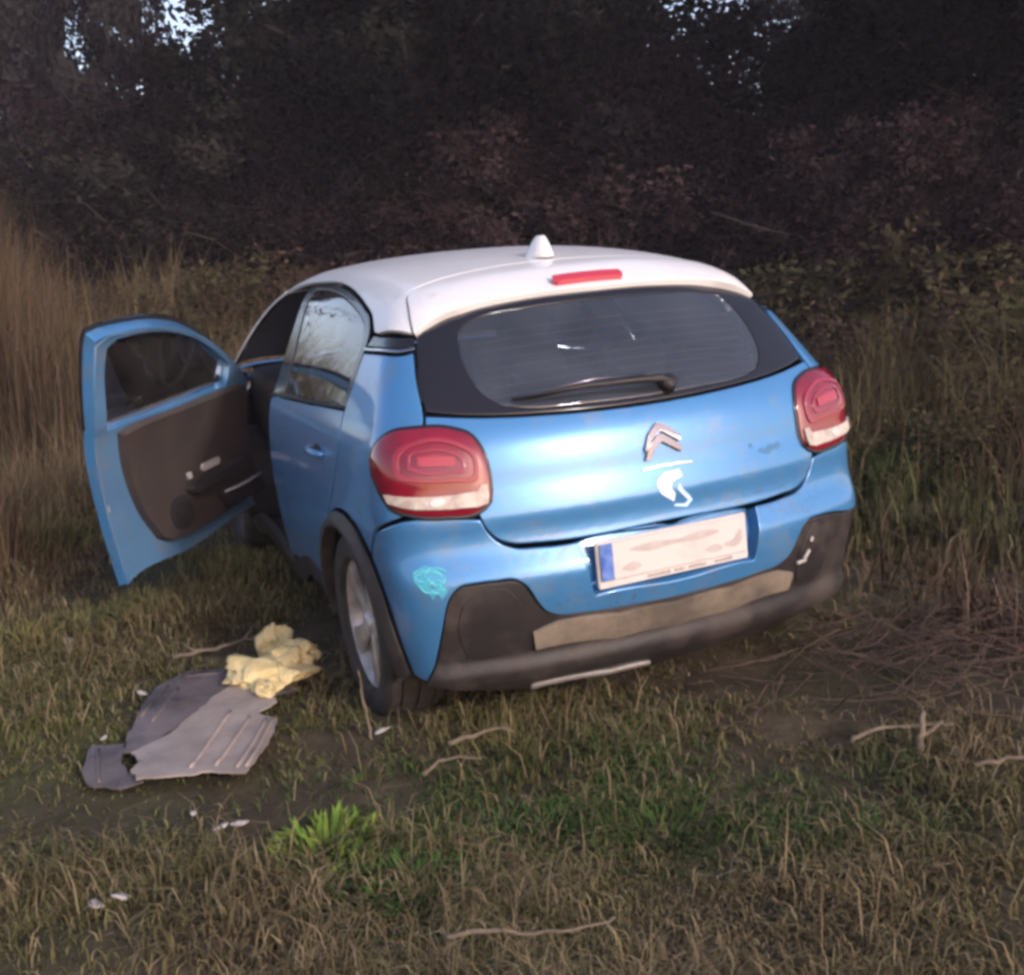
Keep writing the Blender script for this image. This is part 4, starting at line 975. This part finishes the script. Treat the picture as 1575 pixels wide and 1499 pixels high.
def keep_clear(x, y):
    # tyres and trampled spots stay bare
    k = np.ones(len(x), bool)
    for (cx, cy) in ((-.755, .63), (.755, .63), (-.755, 3.17), (.755, 3.17)): k &= ~((np.abs(x - cx) < .13) & (np.abs(y - cy) < .22))
    return k
def under_car(x, y): return (np.abs(x) < .86) & (y > .05) & (y < 3.95)
def on_sheet(x, y): return ((x + 1.45) ** 2 / .1 + (y - .68) ** 2 / .2) < 1
def stuff(name, parts, label, cat, material):
    off = 0; Vs, Ts, Cs = [], [], []
    for (V, Tn, C) in parts: Vs.append(V); Ts.append(Tn + off); Cs.append(C); off += len(V)
    me = tri_mesh(name, np.concatenate(Vs), np.concatenate(Ts), np.concatenate(Cs), material)
    return tag(link(bpy.data.objects.new(name, me)), label, cat, None, 'stuff')
def mixc3(a, b, t): return np.array(a)[None] * (1 - t[:, None]) + np.array(b)[None] * t[:, None]
BROWN = (.152, .112, .064); OLIVE = (.134, .138, .050); STRAW = (.27, .215, .125); GRN = (.068, .112, .034); PURB = (.075, .050, .042)
def field(seed, n, d0, d1, half, pw, h0, h1, w0, w1, lean0, lean1, pal, grow=.0, mask=None, hz=None, hv=.0):
    r = np.random.default_rng(seed); x, y, d = fan(n, d0, d1, half, r, pw)
    # clump: pull towards random tussock centres
    x = x + .05 * fbm(x, y, 9., 2) ; y = y + .05 * fbm(y + 3, x, 9., 2)
    bare = 1 - .8 * np.exp(-((x + 1.78) ** 2 + (y + .38) ** 2) / .10) - .6 * np.exp(-((x + 1.05) ** 2 + (y - .38) ** 2) / .10)
    k = keep_clear(x, y) & (r.uniform(0, 1, n) < bare) & (r.uniform(0, 1, n) < np.clip(.66 + .75 * fbm(x * 1.0 + 2, y, 1.9, 4), .06, 1.))
    if mask is not None: k &= mask(x, y, r)
    x, y, d = x[k], y[k], d[k]; n = len(x)
    H = r.uniform(h0, h1, n) * (1 + grow * d) * (1 + .55 * fbm(x, y, 3.1, 3) + hv * fbm(x, y, .9, 3)).clip(.25, 2.6)
    if hz is not None: H = H * hz(x, y)
    H = np.where(under_car(x, y), H * .7, H); H = np.where(on_sheet(x, y), np.minimum(H, .035), H)
    W = r.uniform(w0, w1, n) * (1 + .16 * d)
    az = r.uniform(0, 6.28, n) + 1.2 * fbm(x, y, 1.7, 2); lean = r.uniform(lean0, lean1, n)
    tint = pal(x, y, d, r) * r.uniform(.6, 1.45, n)[:, None]
    P = np.stack([x, y, gh(x, y) - .006], 1)
    return blades(P, H, W, lean, az, tint, r)
def pal_main(x, y, d, r):
    g = np.clip(.52 + .55 * fbm(x, y, 1.3, 4) - .10 * (x > 0) - .25 * np.clip((x + .3) / 3, 0, 1), 0, 1)
    c = mixc3(BROWN, OLIVE, g); s = (r.uniform(0, 1, len(x)) < .08).astype(float); c = c * (1 - s[:, None]) + np.array(STRAW) * s[:, None]
    gr = (np.clip(fbm(x + 9, y - 4, 1.6, 4) - .30, 0, 1) * 1.5).clip(0, 1) * (r.uniform(0, 1, len(x)) < .8)
    return c * (1 - gr[:, None]) + np.array(GRN) * gr[:, None]
def pal_straw(x, y, d, r): return mixc3(STRAW, BROWN, r.uniform(0, .8, len(x)))
def pal_back(x, y, d, r):
    rt = np.clip((x - .26 * y) / 4, 0, 1)
    c = mixc3((.165, .118, .078), (.112, .105, .054), np.clip(.5 + .45 * fbm(x, y, .8, 3), 0, 1))
    return c * (1 - .32 * rt[:, None]) * np.array([1, .93, .95])
HALF = .62
stuff('short_grass', [field(31, 210000, 1.7, 5.2, HALF, 1.25, .025, .065, .0022, .0046, .7, 1.6, pal_main),
                      field(32, 110000, 4.6, 15, HALF, 1.1, .05, .12, .004, .007, .3, 1.2, pal_main, grow=.03)], 'short matted brown and olive grass round the car', 'grass', M['straw'])
stuff('dead_straw', [field(33, 20000, 1.7, 6., HALF, 1.15, .05, .14, .0015, .0034, 1.15, 1.62, pal_straw), field(34, 2500, 1.7, 5., HALF, 1.15, .10, .22, .0015, .003, .5, 1.5, pal_straw)], 'pale dead straw lying through the grass', 'straw', M['straw'])
def back_mask(x, y, r): return ~under_car(x, y) & (np.hypot(x + .3, (y - 2) * .6) > 1.9)
stuff('rank_grass', [field(35, 80000, 6.0, 18, HALF, 1.0, .16, .46, .0025, .005, .1, .9, pal_back, grow=.03, mask=back_mask, hv=.7)], 'knee high withered grass between the car and the bushes', 'grass', M['straw'])
# weeds on the right of the car
def right_mask(x, y, r): return (x > 1.0) & (y > -.6) & (r.uniform(0, 1, len(x)) < np.clip((x - .95) / .6, 0, 1))
def pal_right(x, y, d, r): return mixc3((.085, .058, .042), (.066, .068, .032), np.clip(.5 + .5 * fbm(x, y, 1.4, 3), 0, 1)) * np.where(r.uniform(0, 1, len(x)) < .06, 2.6, 1.)[:, None]
stuff('dark_weeds', [field(36, 60000, 2.6, 11, HALF, 1.0, .16, .40, .004, .009, .2, 1.2, pal_right, mask=right_mask)], 'dark tangled weeds on the bank right of the car', 'weeds', M['straw'])
# tall dry grass on the left
r = np.random.default_rng(41); n = 5200
px = r.uniform(-140, 150, n); d = r.uniform(8.0, 13., n); k = r.uniform(0, 1, n) < np.clip((175 - px) / 120, .05, 1); px, d = px[k], d[k]; n = len(px)
p = np.array(CAM_POS[:2]) + CF * d[:, None] + CR * ((px - 787.5) * UF * d)[:, None]
H = r.uniform(.6, 2.3, n) * np.clip(1.1 - (px + 40) / 330, .4, 1.1); tint = mixc3((.125, .084, .052), (.070, .056, .036), r.uniform(0, 1, n)) * r.uniform(.5, 1.5, n)[:, None]
stuff('tall_dry_grass', [blades(np.stack([p[:, 0], p[:, 1], gh(p[:, 0], p[:, 1]) - .02], 1), H, r.uniform(.004, .010, n), np.abs(r.normal(0, .32, n)) + .04, r.uniform(0, 6.28, n), tint, r)], 'tall rust brown dry grass at the left edge', 'grass', M['straw'])

# ------------------------------------------------------------------ individual plants
def leaf_clump(name, cx, cy, rad, n, h0, h1, w, pal, label, cat, seed, lean=(.15, 1.0)):
    r = np.random.default_rng(seed); a = r.uniform(0, 6.28, n); q = rad * np.sqrt(r.uniform(0, 1, n))
    x, y = cx + q * np.cos(a), cy + q * np.sin(a); t = r.uniform(0, 1, n)
    V, Tn, C = blades(np.stack([x, y, gh(x, y) - .01], 1), r.uniform(h0, h1, n) * (1 - .5 * (q / rad) ** 2), r.uniform(.6, 1.3, n) * w, r.uniform(*lean, n), a + r.uniform(-.8, .8, n), mixc3(pal[0], pal[1], t) * r.uniform(.7, 1.25, n)[:, None], r)
    me = tri_mesh(name, V, Tn, C, M['straw']); return tag(link(bpy.data.objects.new(name, me)), label, cat)
leaf_clump('weed_clump', -1.20, -.21, .15, 230, .05, .125, .022, ((.09, .19, .03), (.24, .30, .06)), 'bright yellow green weed clump in the front grass', 'plant', 51, (.35, 1.35))
leaf_clump('weed_clump', -1.05, -.46, .28, 1100, .03, .075, .014, ((.035, .085, .022), (.06, .12, .03)), 'dark green clover patch below the bright weed clump', 'plant', 52, (.5, 1.4))
leaf_clump('weed_clump', -.42, -.55, .20, 420, .05, .10, .008, ((.045, .085, .025), (.08, .11, .035)), 'green grass tuft in the middle of the front grass', 'plant', 53, (.5, 1.4))
leaf_clump('weed_clump', -.64, -.38, .13, 300, .04, .09, .008, ((.035, .075, .022), (.06, .10, .03)), 'small dark green tuft below the middle of the bumper', 'plant', 57, (.4, 1.3))
leaf_clump('weed_clump', 2.62, 2.05, .30, 260, .2, .42, .022, ((.035, .060, .022), (.055, .085, .03)), 'broad leaved green weed on the bank right of the car', 'plant', 54)
leaf_clump('weed_clump', -2.05, 3.9, .5, 1100, .10, .26, .010, ((.12, .13, .05), (.17, .16, .07)), 'pale olive grass tuft left of the open door', 'plant', 55)
leaf_clump('weed_clump', -.55, .02, .30, 520, .05, .13, .006, ((.10, .10, .04), (.16, .14, .06)), 'sunlit olive grass tuft under the left of the bumper', 'plant', 56)

# ------------------------------------------------------------------ things lying in the grass
def on_ground(x, y, dz=0.): return Vector((x, y, float(gh(x, y)) + dz))
M['tray'] = mat('grey_tray', (.38, .315, .275), rough=.34, col2=(.24, .20, .18), nscale=5, dirt=(.30, .245, .20), dirt_scale=4, dirt_lo=.5, dirt_hi=.75, bump=.3, bscale=60)
M['foam'] = mat('yellow_foam', (.72, .60, .32), rough=.95, col2=(.58, .46, .22), nscale=14, bump=.9, bscale=60, spec=.1)
M['paper'] = mat('white_scrap', (.52, .48, .44), rough=.8, col2=(.38, .34, .30), nscale=30)
M['stick'] = mat('pale_stick', (.19, .15, .105), rough=.9, col2=(.12, .09, .065), nscale=20, bump=.5, bscale=60)
M['twig'] = mat('brown_twig', (.085, .055, .042), rough=.95, col2=(.05, .035, .028), nscale=15)
def broken_panel(outline, lift, material, label, seed, tilt=(0, 0), ribs=()):
    """a flat, snapped piece of under-body plastic"""
    r = np.random.default_rng(seed); L = []
    for i in range(len(outline)):
        p, q = np.array(outline[i]), np.array(outline[(i + 1) % len(outline)]); k = max(1, int(np.linalg.norm(q - p) / .022))
        for t in range(k): L.append(p + (q - p) * t / k + r.normal(size=2) * .0035 * (t > 0))
    L = np.array(L)
    if np.sum(L[:, 0] * np.roll(L[:, 1], -1) - L[:, 1] * np.roll(L[:, 0], -1)) < 0: L = L[::-1]
    lo, hi = L.min(0), L.max(0); gx, gy = np.meshgrid(np.arange(lo[0], hi[0], .03), np.arange(lo[1], hi[1], .03)); G = np.stack([gx.ravel(), gy.ravel()], 1)
    G = G[inside(G, L)]; G = G[dist_to(G, L) > .012] if len(G) else G
    pts = [Vector(map(float, p)) for p in L] + [Vector(map(float, p)) for p in G]; ed = [(i, (i + 1) % len(L)) for i in range(len(L))]
    ov, _, of, _, _, _ = geometry.delaunay_2d_cdt(pts, ed, [], 0, 1e-7)
    V = np.array([(v.x, v.y) for v in ov]); Fc = np.array([f for f in of if len(f) == 3]); Fc = Fc[inside(V[Fc].mean(1), L)]
    c = V.mean(0); z = float(gh(c[0], c[1])) * .5 + .5 * gh(V[:, 0], V[:, 1]) + lift + (V[:, 0] - c[0]) * tilt[0] + (V[:, 1] - c[1]) * tilt[1] + .003 * fbm(V[:, 0], V[:, 1], 8, 3)
    T3 = np.concatenate([V, z[:, None]], 1); n = len(V); from collections import Counter; cn = Counter(); dr = {}
    for t in Fc:
        for i in range(3):
            e = (int(t[i]), int(t[(i + 1) % 3])); k = (min(e), max(e)); cn[k] += 1; dr[k] = e
    faces = [tuple(map(int, f)) for f in Fc] + [tuple(int(n + i) for i in f[::-1]) for f in Fc] + [(dr[k][1], dr[k][0], n + dr[k][0], n + dr[k][1]) for k in cn if cn[k] == 1]
    o = mesh_obj('broken_panel', np.concatenate([T3, T3 - np.array([0, 0, .006])]), faces, material, None, True); o.data.set_sharp_from_angle(angle=math.radians(40))
    from mathutils import bvhtree
    bv = bvhtree.BVHTree.FromPolygons([Vector(p) for p in T3], [tuple(map(int, f)) for f in Fc])
    for (a, b) in ribs:
        mb = MB(); pth = []
        for t in np.linspace(0, 1, 9):
            h = bv.ray_cast(Vector((a[0] + (b[0] - a[0]) * t, a[1] + (b[1] - a[1]) * t, 2)), Vector((0, 0, -1)))[0]
            if h is not None: pth.append(h + Vector((0, 0, .001)))
        if len(pth) > 1: mb.tube(pth, .006, 6); mb.build('rib', material, o, True)
    tag(o, label, 'debris', 'broken under-body panels')
M['tray2'] = mat('dark_tray', (.16, .135, .135), rough=.38, col2=(.05, .043, .045), nscale=6, dirt=(.15, .12, .10), dirt_scale=5, dirt_lo=.5, dirt_hi=.75, bump=.3, bscale=60)
broken_panel([(-1.34, .86), (-1.26, .93), (-1.15, .82), (-1.149, .688), (-1.225, .64), (-1.174, .56), (-1.224, .437), (-1.329, .255), (-1.414, .315), (-1.489, .335), (-1.62, .40), (-1.63, .47), (-1.60, .52), (-1.62, .60), (-1.50, .66), (-1.42, .76), (-1.36, .82)], .058, M['tray'], 'pale grey brown broken panel nearest the camera beside the rear wheel', 5, (.06, .0),
             (((-1.185, .565), (-1.32, .29)), ((-1.205, .575), (-1.345, .30)), ((-1.25, .62), (-1.40, .345)), ((-1.30, .70), (-1.47, .37))))
broken_panel([(-1.50, .70), (-1.40, .72), (-1.27, .80), (-1.17, .78), (-1.06, .80), (-1.17, 1.05), (-1.241, 1.125), (-1.372, 1.163), (-1.494, 1.086), (-1.576, .871), (-1.625, .70), (-1.64, .62), (-1.56, .60)], .045, M['tray2'], 'dark curved broken panel behind the pale one, under the foam', 6, (.02, .03), (((-1.46, 1.06), (-1.57, .84)), ((-1.43, 1.02), (-1.54, .78)), ((-1.40, 1.11), (-1.25, 1.07))))
broken_panel([(-1.75, .462), (-1.765, .566), (-1.727, .729), (-1.63, .69), (-1.65, .58), (-1.64, .48), (-1.60, .40), (-1.667, .395)], .040, M['tray2'], 'small dark broken panel at the left end of the debris', 7, (.05, .02), (((-1.71, .69), (-1.72, .46)),))
def lump(name, c, size, seed, material, label, cat, group=None, sub=4, amp=.42, jit=.0):
    import bmesh
    bm = bmesh.new(); bmesh.ops.create_icosphere(bm, subdivisions=sub, radius=1.); r = np.random.default_rng(seed); ph = r.uniform(0, 6.28, 12)
    for v in bm.verts:
        p = v.co.copy(); q = 0
        for k in range(4): q += (.72 ** k) * math.sin(p.x * (2 + 1.9 * k) + ph[k]) * math.cos(p.y * (2.3 + 2.1 * k) + ph[k + 4]) * math.cos(p.z * (1.9 + 2 * k) + ph[k + 8])
        f = 1 + amp * q + jit * r.normal(); v.co = Vector((p.x * f * size[0], p.y * f * size[1], p.z * f * size[2]))
    me = bpy.data.meshes.new(name); bm.to_mesh(me); bm.free(); me.materials.append(material); me.polygons.foreach_set('use_smooth', np.ones(len(me.polygons), bool))
    o = bpy.data.objects.new(name, me); o.location = c; o.rotation_euler = (r.uniform(-.3, .3), r.uniform(-.3, .3), r.uniform(0, 6)); link(o); return tag(o, label, cat, group)
lump('foam_chunk', on_ground(-1.13, .93, .075), (.13, .10, .032), 3, M['foam'], 'large torn chunk of yellow foam on the end of the dark panel', 'foam', jit=.05)
lump('foam_chunk', on_ground(-1.02, 1.02, .085), (.07, .075, .045), 5, M['foam'], 'yellow foam chunk between the largest chunk and the rear wheel', 'foam', jit=.05)
lump('foam_chunk', on_ground(-1.06, 1.22, .09), (.055, .05, .07), 4, M['foam'], 'small upright yellow foam chunk farthest from the camera', 'foam', amp=.34, jit=.05)
lump('foam_chunk', on_ground(-1.17, .79, .065), (.055, .035, .022), 8, M['foam'], 'flat crumb of yellow foam nearest the camera', 'foam', jit=.05)
LIT = [(-1.77, 1.9, .032, 'white scrap in the grass left of the stick'), (-1.54, 1.16, .022, 'white scrap just beyond the far edge of the dark panel'), (-1.435, .03, .022, 'left white scrap of the pair by the bright weed clump'), (-1.385, .02, .026, 'right white scrap of the pair by the bright weed clump'),
       (-1.76, -.23, .020, 'left white scrap of the pair near the bottom left corner'), (-1.70, -.235, .022, 'right white scrap of the pair near the bottom left corner'), (-.90, .34, .022, 'pale scrap in front of the rear tyre'), (-1.69, .80, .014, 'tiny white scrap at the left end of the broken panels'), (-1.49, .15, .012, 'tiny white scrap in front of the pale broken panel')]
for i, (x, y, s, lab) in enumerate(LIT): lump('paper_scrap', on_ground(x, y, .022), (s, s * .75, s * .22), 60 + i, M['paper'], lab, 'litter', 'white scraps in the grass', sub=2, amp=.45)
def stick(pts, rad, label, material=None, name='stick', cat='stick', side=()):
    rr = random.Random(len(label)); L0 = [Vector(p) for p in pts]; L = []; idx = {}
    for i in range(len(L0) - 1):
        a, b, c, d = L0[max(i - 1, 0)], L0[i], L0[i + 1], L0[min(i + 2, len(L0) - 1)]; idx[i] = len(L)
        for k in range(5):
            t = k / 5; L.append(((2 * b) + (c - a) * t + (2 * a - 5 * b + 4 * c - d) * t * t + (3 * b - a - 3 * c + d) * t ** 3) * .5 + Vector((rr.gauss(0, .0025), rr.gauss(0, .0025), rr.gauss(0, .002))))
    idx[len(L0) - 1] = len(L); L.append(L0[-1]); side = [(idx[i], d, ln) for (i, d, ln) in side]
    mb = MB(); n = len(L); mb.tube(L, [rad * (1 - .55 * i / (n - 1)) for i in range(n)], 7)
    for (i, d, ln) in side: mb.tube([L[i], L[i] + Vector(d) * ln * .5, L[i] + Vector(d) * ln + Vector((0, 0, .01))], [rad * .6, rad * .45, rad * .25], 6)
    return tag(mb.build(name, material or M['stick'], None, True), label, cat)
stick([on_ground(-1.40, 1.45, .03), on_ground(-1.31, 1.43, .045), on_ground(-1.22, 1.44, .05), on_ground(-1.12, 1.50, .055), on_ground(-1.04, 1.50, .04)], .010, 'pale crooked stick lying beyond the broken panels and foam', side=((1, (-.6, .6, .2), .09), (3, (.5, .7, .2), .10)))
stick([on_ground(-1.08, -.76, .05), on_ground(-.98, -.81, .055), on_ground(-.86, -.87, .06), on_ground(-.74, -.89, .075)], .006, 'long pale straw stalk at the bottom of the picture', name='stalk', cat='stalk')
stick([on_ground(-.93, .34, 0), on_ground(-.935, .36, .10), on_ground(-.95, .38, .22)], .005, 'thin dry stalk standing upright in front of the rear tyre', name='stalk', cat='stalk')
stick([on_ground(.35, -.62, .0), on_ground(.36, -.62, .06), on_ground(.385, -.60, .12)], .013, 'short pale broken stub sticking up right of the car', side=((1, (.8, -.2, .4), .08),))
stick([on_ground(.22, -.50, .06), on_ground(.30, -.52, .075), on_ground(.40, -.55, .06), on_ground(.47, -.62, .07)], .007, 'pale curved twig lying left of the broken stub')
stick([on_ground(.36, -.80, .06), on_ground(.45, -.86, .07), on_ground(.56, -.90, .055)], .007, 'pale twig lying in the grass near the lower right corner', side=((1, (.4, .5, .3), .07),))
stick([on_ground(1.95, .35, .10), on_ground(1.99, .15, .22), on_ground(2.02, -.05, .26)], .010, 'pale dead branch leaning among the weeds far right', side=((1, (.5, .2, .4), .12),))
stick([on_ground(-.75, .12, .05), on_ground(-.68, .10, .06), on_ground(-.60, .12, .055), on_ground(-.55, .09, .045)], .008, 'pale curved twig just in front of the rear tyre')
stick([on_ground(-.88, -.02, .05), on_ground(-.80, .02, .06), on_ground(-.70, -.02, .05)], .006, 'thin pale twig between the tyre and the bright weed clump')
# brushwood right of the bumper
def brush():
    r = np.random.default_rng(77); e = MB()
    for k in range(230):
        cx, cy = r.normal(.88, .30), r.normal(-.12, .24); a = r.normal(2.85, .5); ln = r.uniform(.12, .42); z0 = r.uniform(.02, .16)
        d = Vector((math.cos(a), math.sin(a), r.normal() * .22)); p = on_ground(cx, cy, z0); bend = Vector((r.normal() * .06, r.normal() * .06, r.normal() * .04))
        e.tube([p - d * ln * .5, p + bend, p + d * ln * .5], [.0028, .0022, .0010], 4, False)
    tag(e.build('brushwood', M['twig'], None, True), 'heap of thin brown brushwood right of the car bumper', 'brushwood', None, 'stuff')
brush()

# ------------------------------------------------------------------ evening haze: one closed box of thin air round everything
def haze():
    mb = MB(); mb.box((5, 13, 5.75), (90, 70, 14.5)); mt = bpy.data.materials.new('haze'); mt.use_nodes = True; nt = mt.node_tree
    nt.nodes.remove(nt.nodes['Principled BSDF']); v = nt.nodes.new('ShaderNodeVolumePrincipled')
    v.inputs['Color'].default_value = (.86, .80, .90, 1); v.inputs['Density'].default_value = .0018; v.inputs['Anisotropy'].default_value = .0
    nt.links.new(v.outputs[0], nt.nodes['Material Output'].inputs['Volume'])
    tag(mb.build('haze', mt), 'thin evening haze in front of the far trees', 'haze', None, 'stuff')
haze()
